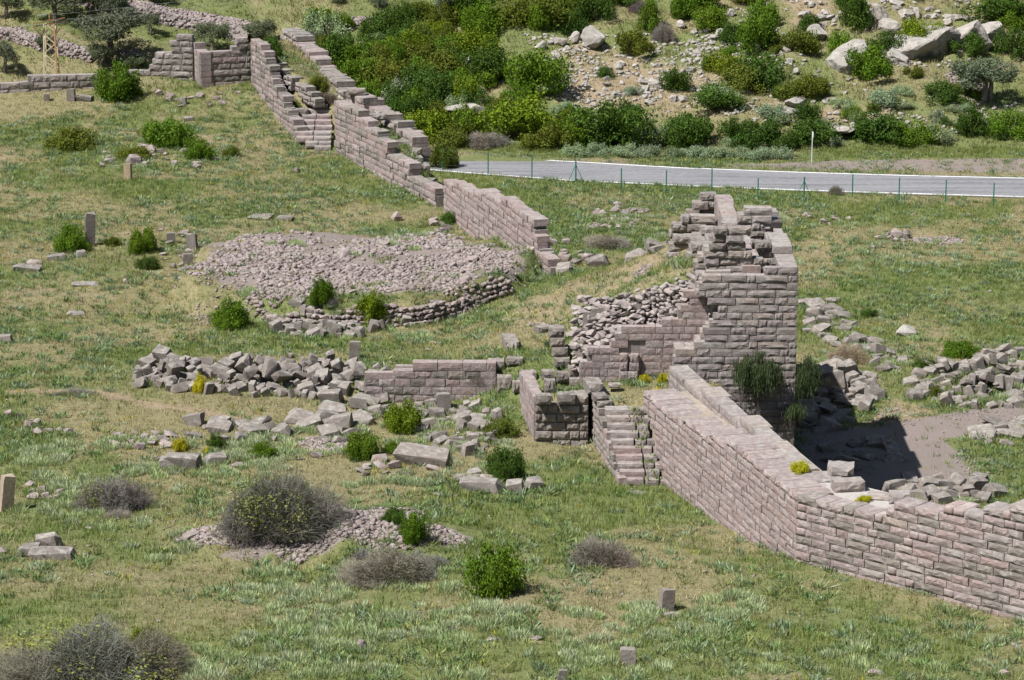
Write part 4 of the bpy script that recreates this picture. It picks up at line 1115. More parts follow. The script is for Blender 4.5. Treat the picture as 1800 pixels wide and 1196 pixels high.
# dry stone facing along the near side of the mound
rf = thing('retaining_wall', 'curved dry stone facing along the near side of the rubble mound', 'wall', (MOUND[0] + 3, MOUND[1] - MOUND[3], 0))
fr = random.Random(14); small = []; nbig_ = 0
for k in range(150):
    a = math.radians(250 + 74 * k / 149)
    nl_ = int(2 + 4.6 * float(fbm(np.array([k * .13]), np.array([3.0]), 1.0, 3, 4)[0]) * min(1, k / 40 + .2))
    for lv in range(nl_):
        rr_ = 1.005 + fr.uniform(-.012, .012) - lv * .008
        nz_ = (float(fbm(np.array([MOUND[0] + MOUND[2] * math.cos(a)]), np.array([MOUND[1] + MOUND[3] * math.sin(a)]), 4, 3, 5)[0]) - .5) * .28
        x, y = MOUND[0] + MOUND[2] * (rr_ - nz_) * math.cos(a), MOUND[1] + MOUND[3] * (rr_ - nz_) * math.sin(a)
        zb = float(hz(x + .9 * math.cos(a), y + .9 * math.sin(a)))
        s_ = fr.uniform(.24, .42)
        M = Matrix.LocRotScale(Vector((x - rf.location.x, y - rf.location.y, zb + .1 + lv * .3 - rf.location.z)), Euler((fr.uniform(-.3, .3), fr.uniform(-.3, .3), a + fr.uniform(-.5, .5))), Vector((s_, s_ * fr.uniform(1, 1.5), s_ * fr.uniform(.75, .95))))
        if s_ > .33 and nbig_ < 240:
            nbig_ += 1
            o = obj('rubble_stone', fr.choice(ST['rock']), rf); o.matrix_basis = M
        else: small.append((fr.choice(ST['rock']), M))
join_stuff('small_rubble', small, rf)
def heap_at(px, py, wpx, hpx, n, size, seed, nm='rubble_heap'):
    p = gp(px, py); s = depth_scale(p)
    rubble(nm, None, n, 0, size, p.x, p.y, wpx / s / 2, hpx / s / .26 / 2, '', '', seed)
heap_at(570, 782, 95, 30, 420, (.1, .26), 31)
heap_at(1640, 425, 120, 20, 500, (.1, .25), 32)
heap_at(1120, 372, 60, 14, 160, (.15, .35), 33)
heap_at(1075, 398, 90, 12, 160, (.12, .3), 34)
heap_at(85, 868, 70, 26, 200, (.08, .22), 35)
heap_at(1130, 485, 60, 26, 180, (.1, .28), 36)
heap_at(690, 232, 60, 70, 260, (.12, .3), 37)
heap_at(340, 440, 60, 50, 120, (.1, .3), 38)
heap_at(1700, 140, 90, 26, 340, (.15, .4), 39)
heap_at(225, 100, 50, 14, 120, (.15, .4), 40)
heap_at(1215, 515, 40, 14, 80, (.12, .3), 41)
heap_at(1440, 785, 90, 60, 130, (.04, .14), 42)
heap_at(1720, 735, 200, 46, 200, (.04, .14), 43)
heap_at(1715, 815, 90, 60, 130, (.05, .2), 44)
heap_at(1580, 735, 120, 40, 110, (.05, .18), 45)
heap_at(390, 545, 150, 60, 260, (.08, .26), 46)
# pale little stones all over the ground
pr = np.random.default_rng(3)
items = []
for k in range(2600):
    y = pr.uniform(108, 235); x = pr.uniform(-1, 1) * (.178 * y + 2)
    if fbm(np.array([x]), np.array([y]), 6, 3, 91)[0] < .5: continue
    s = pr.uniform(.05, .17) * (1.8 if pr.random() < .1 else 1)
    items.append((SR.choice(ST['rock']), Matrix.LocRotScale(Vector((x, y, float(hz(x, y)) + s * .15)), Euler((pr.uniform(-.4, .4), pr.uniform(-.4, .4), pr.uniform(0, 6))), Vector((s * 1.4, s, s * .6)))))
join_stuff('scattered_pebbles', items, label='pale pebbles strewn over the meadow')

# hillside boulders and outcrops
BR = random.Random(5)
def boulder(px, py, w, h, lab, group=None, d=None, rz=None):
    p = gp(px, py); s = depth_scale(p); w *= 1.12; h *= 1.12
    W_, H_ = w / s, h / s
    D_ = d or W_ * BR.uniform(.6, .9)
    o = obj('boulder', BR.choice(BOULD), None, (p.x, p.y + D_ * .3, p.z + H_ * .33), (BR.uniform(-.2, .2), BR.uniform(-.2, .2), BR.uniform(0, 6.3) if rz is None else rz), (W_ * 1.15, D_ * 1.1, H_ * 1.2))
    tag(o, lab, 'boulder', group)
for px, py, w, h, lab in ((1042,88,54,40,'angular boulder tilted on the crest of the scree'),(1497,130,84,54,'biggest rounded boulder of the right hillside with a shaded undercut'),(1437,74,42,30,'smooth pale boulder above the biggest rounded one'),
                          (1546,40,34,32,'dark domed boulder near the top edge at right'),(968,166,60,30,'wide pale boulder at the left foot of the scree'),(812,214,74,34,'cracked pale boulder low in the thicket above the road'),
                          (950,90,20,16,'small pale boulder at the left end of the scree crest'),(985,82,24,18,'pale block of rock left of the angular boulder'),(1012,78,24,22,'upright pale rock just left of the angular boulder'),(885,28,50,18,'pale boulder in the dark bushes at the top'),
                          (860,38,30,14,'low rock in front of the pale boulder at the top'),(1000,60,22,20,'grey rock above the scree among bushes'),(1560,60,44,26,'rough pale rock below the dark domed boulder'),(820,124,22,24,'small pale rock alone inside the green thicket'),
                          (1400,190,50,20,'low pale ledge in the middle of the right slope'),(1390,205,40,16,'flat pale ledge just below the low one'),(1460,240,90,16,'long flat sheet of bare rock above the road'),(1580,112,70,24,'sloping pale rock right of the green dome bush')):
    boulder(px, py, w, h, lab)
for px, py, w, h, wh in ((1610,104,110,44,'lower middle'),(1655,96,104,52,'tallest middle'),(1700,90,92,50,'steep upper'),(1738,80,78,42,'topmost right'),(1630,70,60,26,'low rear'),(1570,100,60,24,'second lowest'),(1545,118,60,20,'lowest left')):
    boulder(px, py, w, h, wh + ' rock of the long pale outcrop climbing to the right', 'slabs of the long outcrop', rz=BR.uniform(-.3, .3))
def bscatter(poly, n, wr, label, group, seed, asp=(.45, .9)):
    r = random.Random(seed); W2 = pix_poly(poly)
    xs, ys = [p[0] for p in W2], [p[1] for p in W2]; k = 0
    while k < n:
        x, y = r.uniform(min(xs), max(xs)), r.uniform(min(ys), max(ys))
        if not in_poly(np.array([x]), np.array([y]), W2)[0]: continue
        k += 1
        p = Vector((x, y, float(hz(x, y)))); w = wr[0] + (wr[1] - wr[0]) * r.random() ** 2; s = depth_scale(p)
        S = w / s
        if w > 13:
            o = obj('boulder', r.choice(BOULD), None, (x, y, p.z + S * .12), (r.uniform(-.3, .3), r.uniform(-.3, .3), r.uniform(0, 6.3)), (S * 1.15, S * r.uniform(.6, 1), S * r.uniform(*asp)))
        else:
            o = obj('boulder', r.choice(ST['pale']), None, (x, y, p.z + S * .12), (r.uniform(-.4, .4), r.uniform(-.4, .4), r.uniform(0, 6.3)), (S * 1.1, S * r.uniform(.6, 1), S * r.uniform(*asp)))
        fx_, fy_ = (x - min(xs)) / (max(xs) - min(xs)), (y - min(ys)) / (max(ys) - min(ys))
        sz_ = 'small' if w < wr[0] + (wr[1] - wr[0]) * .12 else 'large' if w > wr[0] + (wr[1] - wr[0]) * .5 else 'mid sized'
        side_ = 'left end' if fx_ < .2 else 'left half' if fx_ < .42 else 'middle' if fx_ < .58 else 'right half' if fx_ < .8 else 'right end'
        tag(o, f"{sz_} {label}, {side_}, {'lower edge' if fy_ < .3 else 'upper edge' if fy_ > .66 else 'centre'}", 'boulder', group)
bscatter([(930,80),(1050,75),(1110,120),(1230,110),(1260,160),(1150,190),(1010,190),(960,130)], 78, (9, 26), 'pale rock of the bare scree', 'rocks on the bare scree', 61)
bscatter([(1190,30),(1330,20),(1360,90),(1260,120),(1200,110)], 48, (9, 28), 'pale rock right of the scree', 'rocks among bushes right of the scree', 62)
bscatter([(1390,0),(1700,0),(1720,40),(1560,60),(1420,60)], 66, (10, 30), 'pale rock of the top right crest', 'rocks of the top right crest', 63)
bscatter([(1340,90),(1480,90),(1560,160),(1420,200),(1330,170)], 26, (9, 20), 'pale rock around the biggest boulder', 'rocks around the biggest boulder', 64)
bscatter([(560,45),(680,40),(700,70),(640,90),(570,75)], 22, (8, 20), 'pale rock by the upper wall head', 'rocks at the head of the upper wall', 65)
bscatter([(1250,205),(1450,195),(1560,210),(1400,225)], 20, (8, 16), 'pale rock in the right slope line', 'rocks in the line across the right slope', 66)
for pl, n, sd_ in (([(920,60),(1270,60),(1300,180),(1000,215)], 760, 71), ([(1180,10),(1740,0),(1740,110),(1300,170)], 380, 72), ([(1240,180),(1800,160),(1800,240),(1300,230)], 300, 73), ([(560,40),(700,40),(690,95),(560,80)], 160, 74)):
    W2 = pix_poly(pl); xs, ys = [p[0] for p in W2], [p[1] for p in W2]; items = []
    r = random.Random(sd_)
    while len(items) < n:
        x, y = r.uniform(min(xs), max(xs)), r.uniform(min(ys), max(ys))
        if not in_poly(np.array([x]), np.array([y]), W2)[0] or fbm(np.array([x]), np.array([y]), 5, 3, sd_)[0] < .45: continue
        s = r.uniform(.12, .45)
        items.append((r.choice(ST['pale']), Matrix.LocRotScale(Vector((x, y, float(hz(x, y)) + s * .1)), Euler((r.uniform(-.4, .4), r.uniform(-.4, .4), r.uniform(0, 6.3))), Vector((s * 1.4, s, s * .7)))))
    join_stuff('hill_scree', items, label='small pale stones strewn on the hillside')

# field walls of heaped stones, upper left
def field_wall(px_line, label, h, w, n, seed):
    W2 = [Vector(p) for p in (gp(*q) for q in px_line)]
    r = random.Random(seed)
    root = thing('field_wall', label, 'wall', W2[0])
    segs = [((b_ - a).length, a, b_) for a, b_ in zip(W2, W2[1:])]
    T = sum(s_[0] for s_ in segs)
    V_, F_ = [], []
    pts = []
    for L, a, b_ in segs:
        for k in range(max(2, int(L / 1.2))): pts.append(a.lerp(b_, k / max(2, int(L / 1.2))))
    pts.append(W2[-1])
    for k, p in enumerate(pts):
        t = (pts[min(k + 1, len(pts) - 1)] - pts[max(0, k - 1)]); t.z = 0; t.normalize(); nn = Vector((-t.y, t.x, 0))
        for o_, hh in ((-w * .6, -.4), (-w * .35, h * .85), (w * .35, h * .85), (w * .6, -.4)):
            q = p + nn * o_; zg = float(hz(p.x, p.y))
            V_.append((q.x - root.location.x, q.y - root.location.y, zg + hh - root.location.z))
    for k in range(len(pts) - 1):
        for j in range(3): F_.append((4 * k + j, 4 * k + j + 1, 4 * k + 5 + j, 4 * k + 4 + j))
    obj('rubble_core', mesh('rubble_core', V_, F_, [M_CORE]), root)
    items = []
    for k in range(n):
        t = r.random() * T
        for L, a, b_ in segs:
            if t <= L: break
            t -= L
        p = a.lerp(b_, t / L); dd = (b_ - a); dd.z = 0; dd.normalize(); nn = Vector((-dd.y, dd.x, 0))
        o_ = r.uniform(-.6, .6)
        hh = h * (1 if abs(o_) < .35 else (.6 - abs(o_)) / .25)
        hh = r.uniform(max(0, hh - .12), hh)
        q = p + nn * (o_ * w)
        s = r.uniform(.22, .48)
        items.append((r.choice(ST['rock']), Matrix.LocRotScale(Vector((q.x - root.location.x, q.y - root.location.y, float(hz(q.x, q.y)) + hh - root.location.z)), Euler((r.uniform(-.6, .6), r.uniform(-.6, .6), r.uniform(0, 6.3))), Vector((s * 1.3, s, s * .8)))))
    items.sort(key=lambda t: -t[1].to_scale().length)
    for me_, M in items[:120]:
        o = obj('rubble_stone', me_, root); o.matrix_basis = M
    join_stuff('small_rubble', items[120:], root)
field_wall([(-40,62),(30,66),(80,84),(130,96),(165,106)], 'dry stone field wall running behind the power pylon', .7, 1.2, 900, 81)
field_wall([(135,2),(200,14),(262,28),(330,42),(400,56),(445,68)], 'broad dry stone field wall above the olive trees', .9, 2.0, 1700, 82)
field_wall([(560,52),(620,44),(700,40)], 'low dry stone field wall at the head of the valley', .5, 1.0, 300, 83)

# ------------------------------------------------------------------ plants
def leaf_mat(name, trans=.28, use_attr=None, gloss=.12):
    m = bpy.data.materials.new(name); m.use_nodes = True
    nt = m.node_tree; nt.nodes.clear()
    out = nt.nodes.new('ShaderNodeOutputMaterial')
    if use_attr:
        at = nd(nt, 'ShaderNodeAttribute', attribute_name=use_attr); col = at.outputs['Color']
    else:
        oi = nd(nt, 'ShaderNodeObjectInfo')
        at = nd(nt, 'ShaderNodeAttribute', attribute_name='tint')
        col = mix(nt, 1.0, oi.outputs['Color'], at.outputs['Color'], 'MULTIPLY')
    d = nt.nodes.new('ShaderNodeBsdfPrincipled'); d.inputs['Roughness'].default_value = .6; d.inputs['Specular IOR Level'].default_value = gloss
    t = nt.nodes.new('ShaderNodeBsdfTranslucent')
    nt.links.new(col, d.inputs['Base Color']); nt.links.new(col, t.inputs['Color'])
    ms = nt.nodes.new('ShaderNodeMixShader'); ms.inputs[0].default_value = trans
    nt.links.new(d.outputs[0], ms.inputs[1]); nt.links.new(t.outputs[0], ms.inputs[2]); nt.links.new(ms.outputs[0], out.inputs[0])
    return m
M_LEAF = leaf_mat('leaves', .25)
M_TWIG = leaf_mat('twigs', .0)
M_HERB = leaf_mat('herbs', .25, 'col')
m_bark, nt, b = new_mat('bark')
n_ = nd(nt, 'ShaderNodeTexNoise', Scale=6.0, Detail=6.0)
nt.links.new(ramp(nt, n_.outputs[0], [(.3, (.09, .075, .06)), (.7, (.24, .21, .18))]), b.inputs['Base Color'])

def unit(v): return v / np.maximum(np.linalg.norm(v, axis=1, keepdims=True), 1e-9)
def leaves_at(P, Nrm, size, rg, asp=.55, flat=.6):
    """small four cornered leaves at points P, facing roughly along Nrm"""
    n = len(P)
    q = unit(Nrm * flat + rg.normal(0, 1, (n, 3)) * (1 - flat) * 1.2)
    a = unit(np.cross(q, rg.normal(0, 1, (n, 3))))
    bb = np.cross(q, a)
    s = (size * rg.uniform(.65, 1.35, n))[:, None]
    v = np.stack([P - a * s, P - bb * s * asp + q * s * .15, P + a * s, P + bb * s * asp + q * s * .15], 1).reshape(-1, 3)
    f = np.arange(n * 4).reshape(n, 4)
    return v, f
def lobe_points(n, rg, lobes, shell=.35):
    k = rg.choice(len(lobes), n, p=np.array([l[3] ** 2 for l in lobes]) / sum(l[3] ** 2 for l in lobes))
    L = np.array(lobes)[k]
    d = unit(rg.normal(0, 1, (n, 3)))
    r = L[:, 3:4] * (1 - shell * rg.random((n, 1)) ** 1.5)
    return L[:, :3] + d * r, d
def bush_mesh(seed, n=4200, leaf=.055, lobes=None, squash=.8, nl=15, gk=.85):
    rg = np.random.default_rng(seed)
    if lobes is None:
        lobes = []
        off = rg.normal(0, .16, 2)
        for _ in range(nl):
            a = rg.uniform(0, 6.283); q = rg.random() ** .55 * .74
            lobes.append((q * math.cos(a) + off[0] * rg.random(), q * math.sin(a) + off[1] * rg.random(), rg.uniform(-.1, .7) * (1 - q * .75), rg.uniform(.15, .36)))
    P, d = lobe_points(n, rg, lobes)
    P[:, 2] = P[:, 2] * squash * 1.5 + .18
    ph = rg.uniform(0, 6, 6)
    gap = np.sin(P[:, 0] * 7 + ph[0]) * np.sin(P[:, 1] * 7 + ph[1]) + np.sin(P[:, 2] * 8 + ph[2]) * np.sin(P[:, 0] * 11 + ph[3]) * .7
    ok = (P[:, 2] > 0) & (gap < gk + rg.random(len(P)) * .5)
    P, d = P[ok], d[ok]
    P *= 1 + (rg.random((len(P), 1)) ** 5) * .24
    zmax = np.percentile(P[:, 2], 99.5); P[:, 2] /= zmax
    v, f = leaves_at(P, d, np.full(len(P), leaf), rg)
    t = np.repeat(rg.uniform(.72, 1.28, len(P)), 4)
    warm = np.repeat(rg.normal(0, .07, len(P)), 4)
    col = np.stack([t * (1 + warm), t, t * (1 - warm)], 1)
    me = mesh_np('foliage', v, f, [M_LEAF], {'tint': col}, k=4)
    return me
def stems_mesh(seed, n=9, h=.75, spread=.55, r0=.03):
    rg = random.Random(seed); V_, F_ = [], []
    for k in range(n):
        a = rg.uniform(0, 6.283); q = rg.uniform(.1, spread)
        A, B = Vector((.06 * math.cos(a), .06 * math.sin(a), -.05)), Vector((q * math.cos(a), q * math.sin(a), h * rg.uniform(.6, 1)))
        M_ = A.lerp(B, .5) + Vector((rg.uniform(-.08, .08), rg.uniform(-.08, .08), 0))
        i = len(V_)
        for p, r in ((A, r0), (M_, r0 * .7), (B, r0 * .25)):
            for j in range(4): V_.append((p.x + r * math.cos(j * 1.571), p.y + r * math.sin(j * 1.571), p.z))
        for s_ in range(2):
            for j in range(4): F_.append((i + s_ * 4 + j, i + s_ * 4 + (j + 1) % 4, i + s_ * 4 + 4 + (j + 1) % 4, i + s_ * 4 + 4 + j))
    return mesh('stem', V_, F_, [m_bark])
def twig_mesh(seed, n=13000, dense=1.0):
    """dry bush: fans of fine bare twigs over a dome"""
    rg = np.random.default_rng(seed)
    a = rg.uniform(0, 6.283, n); q = rg.random(n) ** .6
    el = np.arccos(rg.random(n) * .98)
    d = np.stack([np.cos(a) * np.sin(el), np.sin(a) * np.sin(el), np.cos(el)], 1)
    bump = 1 + .22 * np.sin(a * 3 + seed) * np.sin(el) + .12 * np.sin(a * 7 + seed * 2)
    r1 = bump * rg.uniform(.35, 1.0, n) ** .6
    P1 = d * r1[:, None]
    dirv = unit(d + rg.normal(0, .42, (n, 3)))
    L = rg.uniform(.14, .34, n)[:, None]
    P0 = P1 - dirv * L
    P0[:, 2] = np.maximum(P0[:, 2], 0)
    ph = rg.uniform(0, 6, 4)
    g2 = np.sin(P1[:, 0] * 9 + ph[0]) * np.sin(P1[:, 1] * 9 + ph[1]) + np.sin(P1[:, 2] * 10 + ph[2]) * .6
    keep = g2 < .35 + rg.random(n) * .7
    P0, P1, dirv = P0[keep], P1[keep], dirv[keep]; n = len(P0)
    side = unit(np.cross(dirv, rg.normal(0, 1, (n, 3)))) * .0042
    v = np.stack([P0 - side, P0 + side, P1], 1).reshape(-1, 3)
    f = np.arange(n * 3).reshape(n, 3)
    t = np.repeat(rg.uniform(.6, 1.4, n), 3)
    return mesh_np('twigs', v, f, [M_TWIG], {'tint': np.stack([t, t, t], 1)})
BUSH = [bush_mesh(k, n=8500, leaf=.040, nl=20 + k) for k in range(7)]
BUSHF = [bush_mesh(20 + k, n=6500, leaf=.04, nl=24) for k in range(8)]
UPB = [bush_mesh(40 + k, n=7000, leaf=.044, nl=22, squash=1.1, gk=1.3) for k in range(3)]
STEM = [stems_mesh(k) for k in range(3)]
TWIG = [twig_mesh(k) for k in range(4)]
THIN = [bush_mesh(60 + k, n=2600, leaf=.026, nl=16) for k in range(3)]
G1, GD, GO, GY_, SAGE, YEL, DRY = (.100, .172, .012), (.062, .115, .016), (.112, .138, .018), (.150, .205, .012), (.25, .31, .17), (.42, .40, .02), (.23, .21, .18)
PR = random.Random(77)
def vary(c, k=.12):
    m = PR.uniform(1 - k, 1 + k)
    return (c[0] * m * PR.uniform(.93, 1.07), c[1] * m, c[2] * m * PR.uniform(.9, 1.1), 1)
def bush(px, py, w, h, tint, label, group=None, far=False, name='bush', cat='bush', upright=False, p=None, sink=.06):
    p = p or gp(px, py); s = depth_scale(p)
    R_ = w / s / 2 * .98
    H_ = h / s * .96
    me = PR.choice(BUSHF if far else (UPB if upright else BUSH))
    root = obj(name, me, None, (p.x, p.y + R_ * .55, float(hz(p.x, p.y + R_ * .5)) - H_ * sink - .05), (0, 0, PR.uniform(0, 6.28)), (R_, R_ * .9, H_))
    root.color = vary(tint)
    tag(root, label, cat, group)
    st = obj('stem', PR.choice(STEM), root)
    root.rotation_euler = (PR.uniform(-.16, .16), PR.uniform(-.16, .16), PR.uniform(0, 6.28))
    if w > 44 and not far:
        for _ in range(2):
            a_ = PR.uniform(0, 6.28)
            f_ = obj('foliage', PR.choice(BUSH), root, (math.cos(a_) * .55, math.sin(a_) * .55, PR.uniform(-.05, .1)), (0, 0, PR.uniform(0, 6)), (PR.uniform(.45, .65), PR.uniform(.45, .65), PR.uniform(.4, .7)))
            f_.color = vary(tint)
    return root
for px, py, w, h, t, lab in (
    (207,178,78,66,G1,'big bright green bush beside the low grey wall'),(122,266,92,40,GO,'wide flat olive green bush in the upper left meadow'),(286,260,92,52,G1,'dome shaped green bush right of the wide flat one'),
    (354,284,56,40,G1,'green bush behind the small dark boulder'),(405,278,32,22,GO,'small low bush at the right end of the boulder ring'),(235,282,60,22,GO,'low dark bush inside the boulder ring'),
    (124,446,62,52,G1,'round green bush just left of the tall stele'),(249,448,54,48,G1,'upper of two green bushes left of the rubble mound'),(256,476,40,26,GD,'lower of two green bushes left of the rubble mound'),
    (197,434,36,20,GO,'tiny low bush between the tall stele and the two green bushes'),(403,580,72,58,G1,'round bright bush at the left foot of the rubble mound'),(568,556,40,50,G1,'narrow green bush against the rubble mound face'),
    (649,582,48,66,GY_,'yellow green bush standing among the propped slabs'),(706,764,64,62,GY_,'pointed yellow green bush in the rubble slope'),(630,810,72,50,G1,'dark green round bush left of the rubble slope'),
    (690,800,40,24,G1,'low green bush behind the biggest flat topped block'),(897,850,64,66,GD,'darkest bush, standing behind the cracked slab'),(728,960,56,62,G1,'green bush at the right end of the low heap'),
    (692,924,40,34,GD,'small dark bush behind the one at the heap end'),(868,1052,104,98,G1,'largest bright green bush in the foreground'),(250,1150,46,50,GY_,'yellow tipped bush in the dry thicket at lower left'),
    (206,1184,30,24,GY_,'tiny bright bush at the lower left edge'),(888,772,64,34,GO,'low olive bush right of the rubble slope'),(462,806,50,26,G1,'low green bush amid the pale slabs'),(382,792,32,30,GD,'small dark bush right of the yellow flowers'),
    (1690,630,66,28,G1,'low green bush above the right heap of blocks'),(778,298,54,48,GO,'twiggy bush at the end of the road by the wall'),(790,395,30,24,GD,'tiny dark bush against the left end of the diagonal wall'),
    (1025,745,22,40,GD,'ivy clump on the corner of the stair wall'),(474,152,40,50,GD,'dark bush growing on the overgrown upper wall'),(496,172,30,44,GD,'second dark bush hanging over the overgrown upper wall'),(512,205,36,30,GO,'olive shrub above the small stairway end of the wall'),(462,95,26,40,GO,'leafy tuft in the corner of the upper walls'),
    (560,180,36,30,GO,'low shrub above the small stairway'),(1392,880,16,30,GD,'dark ivy in the crack at the wall corner'),(1370,912,12,12,GY_,'little green tuft growing from the wall face'),(1650,700,24,24,GO,'leafy weed among the right blocks'),
    (1625,650,40,20,GD,'dark weed on the right heap of blocks'),(1530,560,30,16,GD,'dark leafy weed on the green right slope')):
    bush(px, py, w * 1.12, h, t, lab, 'bushes of the meadow', upright=h > w * 1.3)
for px, py, w, h, lab in ((350,693,28,38,'yellow flowering shrub in the tumbled row'),(320,796,34,26,'yellow flowering shrub above the big square slab'),(362,800,22,14,'smaller yellow flowers right of the flowering shrub'),
                          (1408,835,44,22,'yellow green stonecrop on the wall behind the corner'),(1518,884,34,12,'yellow stonecrop patch on the corner slabs'),(1131,676,26,20,'left of two yellow flowering clumps on the terrace'),(1163,676,22,22,'right of two yellow flowering clumps on the terrace')):
    p = None
    if px in (1408, 1518): p = un(px, py, zc + (.06 if px == 1408 else .01))
    o = bush(px, py, w, h, YEL, lab, 'yellow flowering shrubs', name='flowering_shrub', cat='shrub', p=p)
    if p: o.location.z = p.z - .04
# grey dry shrubs
def dry(px, py, w, h, lab, green=.5, tint=DRY, n=2):
    p = gp(px, py); s = depth_scale(p)
    R_, H_ = w / s / 2, h / s * .82
    D_ = min(R_, H_ * 1.6)
    z = float(hz(p.x, p.y + D_ * .5)) - .08
    root = thing('dry_shrub', lab, 'shrub', (p.x, p.y + D_ * .6, z), 'dry grey shrubs')
    for k in range(n + 1):
        f_ = (.80, .66, .58, .62)[k]
        ox = 0 if k == 0 else (R_ * (.42, -.44, -.08)[k - 1])
        o = obj('twigs', TWIG[(k + int(px)) % 4], root, (ox, 0 if k == 0 else PR.uniform(-.3, .1) * D_, 0), (0, 0, PR.uniform(0, 6.28)), (R_ * f_, D_ * f_, H_ * (.95, .78, .68, .9)[k]))
        o.color = vary(tint, .1)
    if green:
        o = obj('foliage', PR.choice(THIN), root, (0, 0, 0), (0, 0, PR.uniform(0, 6.28)), (R_ * .9, D_ * .9, H_ * .85)); o.color = (.15 * green + .07, .19 * green + .06, .055, 1)
    obj('stem', PR.choice(STEM), root, (0, 0, 0), (0, 0, 0), (R_ * .7, D_ * .7, H_ * .8))
dry(488,972,235,140,'largest grey twiggy thicket on the low stone heap',.8,(.17,.16,.125),n=3); dry(192,905,135,84,'grey shrub over green growth at lower left',.9,(.19,.175,.15)); dry(680,1034,185,76,'wide grey brush below the low stone heap',.2)
dry(1050,1002,140,66,'thin pale dry brush in the right foreground meadow',.1,(.24,.21,.17),1); dry(150,1212,400,108,'broad dark dry thicket at the lower left edge',1.0,(.15,.145,.11),n=3); dry(850,264,92,34,'grey leafless shrub on the far roadside',.1)
dry(130,696,90,16,'low dark dry tuft beside the left footpath',.4); dry(640,995,60,34,'small dry shrub at the right end of the low heap',.1); dry(1125,25,44,30,'purplish bare shrub at the top of the scree',.0,(.2,.15,.15)); dry(1165,78,44,46,'grey bare shrub beside the top of the scree',.0,(.22,.2,.18))
dry(760,1000,60,30,'pale dry brush left of the largest green bush',.0,(.24,.22,.19),1); dry(405,752,60,18,'grey arched twigs behind the pale slabs',.1); dry(1490,640,76,46,'straw coloured dry grass clump right of the tower shadow',.0,(.34,.27,.18)); dry(1455,705,60,50,'pale straw clump in front of the heaped blocks',.0,(.42,.36,.24),1)
dry(1470,345,30,26,'bare twiggy weed before the road',.2); dry(1060,440,110,34,'dry grey grass in the hollow behind the gate sill',.2,(.27,.24,.19),1); dry(830,695,70,34,'wispy dry weeds in front of the low wall',.3,(.22,.2,.15),1); dry(570,205,60,30,'brown dead shrub at the head of the small stairway',.1,(.16,.12,.1))
dry(205,912,60,20,'pile of dead branches below the grey shrub',.0,(.26,.23,.2))
# hanging bush on the tower face
def hanging(cx, cz, w, h, y, label, n=5200, seed=1):
    rg = np.random.default_rng(seed)
    root = thing('hanging_bush', label, 'bush', (cx, y, cz), 'bushes hanging on the tower')
    k = rg.integers(0, 26, n)
    bx = rg.uniform(-.5, .5, 26); by = rg.uniform(-.9, -.1, 26); bz = rg.uniform(.0, .62, 26) * (1 - np.abs(bx))
    px_, py_, pz_ = bx[k] * w + rg.normal(0, .13, n), by[k] + rg.normal(0, .13, n), bz[k] * h * .8 + rg.uniform(-.75, .3, n) * h * .42
    L = rg.uniform(.16, .5, n)
    P0 = np.stack([px_, py_, pz_], 1)
    P1 = P0 + np.stack([rg.normal(0, .07, n), rg.normal(-.03, .07, n), -L], 1)
    sd_ = np.stack([rg.normal(0, 1, n), rg.normal(0, 1, n), np.zeros(n)], 1); sd_ = unit(sd_) * .013
    v = np.stack([P0, P0 * .5 + P1 * .5 + sd_, P1, P0 * .5 + P1 * .5 - sd_], 1).reshape(-1, 3)
    t = np.repeat(rg.uniform(.6, 1.4, n), 4)
    o = obj('foliage', mesh_np('foliage', v, np.arange(n * 4).reshape(n, 4), [M_LEAF], {'tint': np.stack([t, t, t], 1)}, k=4), root)
    o.color = (.062, .088, .036, 1)
    # bare twigs trailing below on the wall
    m_ = 240
    P0 = np.stack([rg.normal(-.25, .35, m_) * w, rg.uniform(-.35, -.05, m_), rg.uniform(-.6, .05, m_) * h], 1)
    P1 = P0 + np.stack([rg.uniform(-.2, .7, m_), rg.normal(0, .12, m_), -rg.uniform(.2, .9, m_)], 1)
    sd_ = unit(np.cross(P1 - P0, rg.normal(0, 1, (m_, 3)))) * .014
    v = np.stack([P0 - sd_, P0 + sd_, P1], 1).reshape(-1, 3)
    t = np.ones((m_ * 3, 3))
    o = obj('twigs', mesh_np('twigs', v, np.arange(m_ * 3).reshape(m_, 3), [M_TWIG], {'tint': t}), root); o.color = (.12, .10, .09, 1)
u0, z0 = on_plane(1330, 655, TP0, TP1)
hanging(8.0 + u0, z0, 2.3, 2.4, TY - .1, 'dark drooping bush hanging from the tower face')
u0, z0 = on_plane(1408, 668, TP0, TP1)
hanging(8.0 + u0 + .35, z0, 1.0, 2.6, TY + .5, 'narrow drooping bush hanging round the tower corner', 3000, 4)
u0, z0 = on_plane(1400, 725, TP0, TP1)
hanging(8.0 + u0 - .1, z0 + .3, .8, .9, TY - .05, 'small dark bush rooted low on the tower corner', 1200, 6)

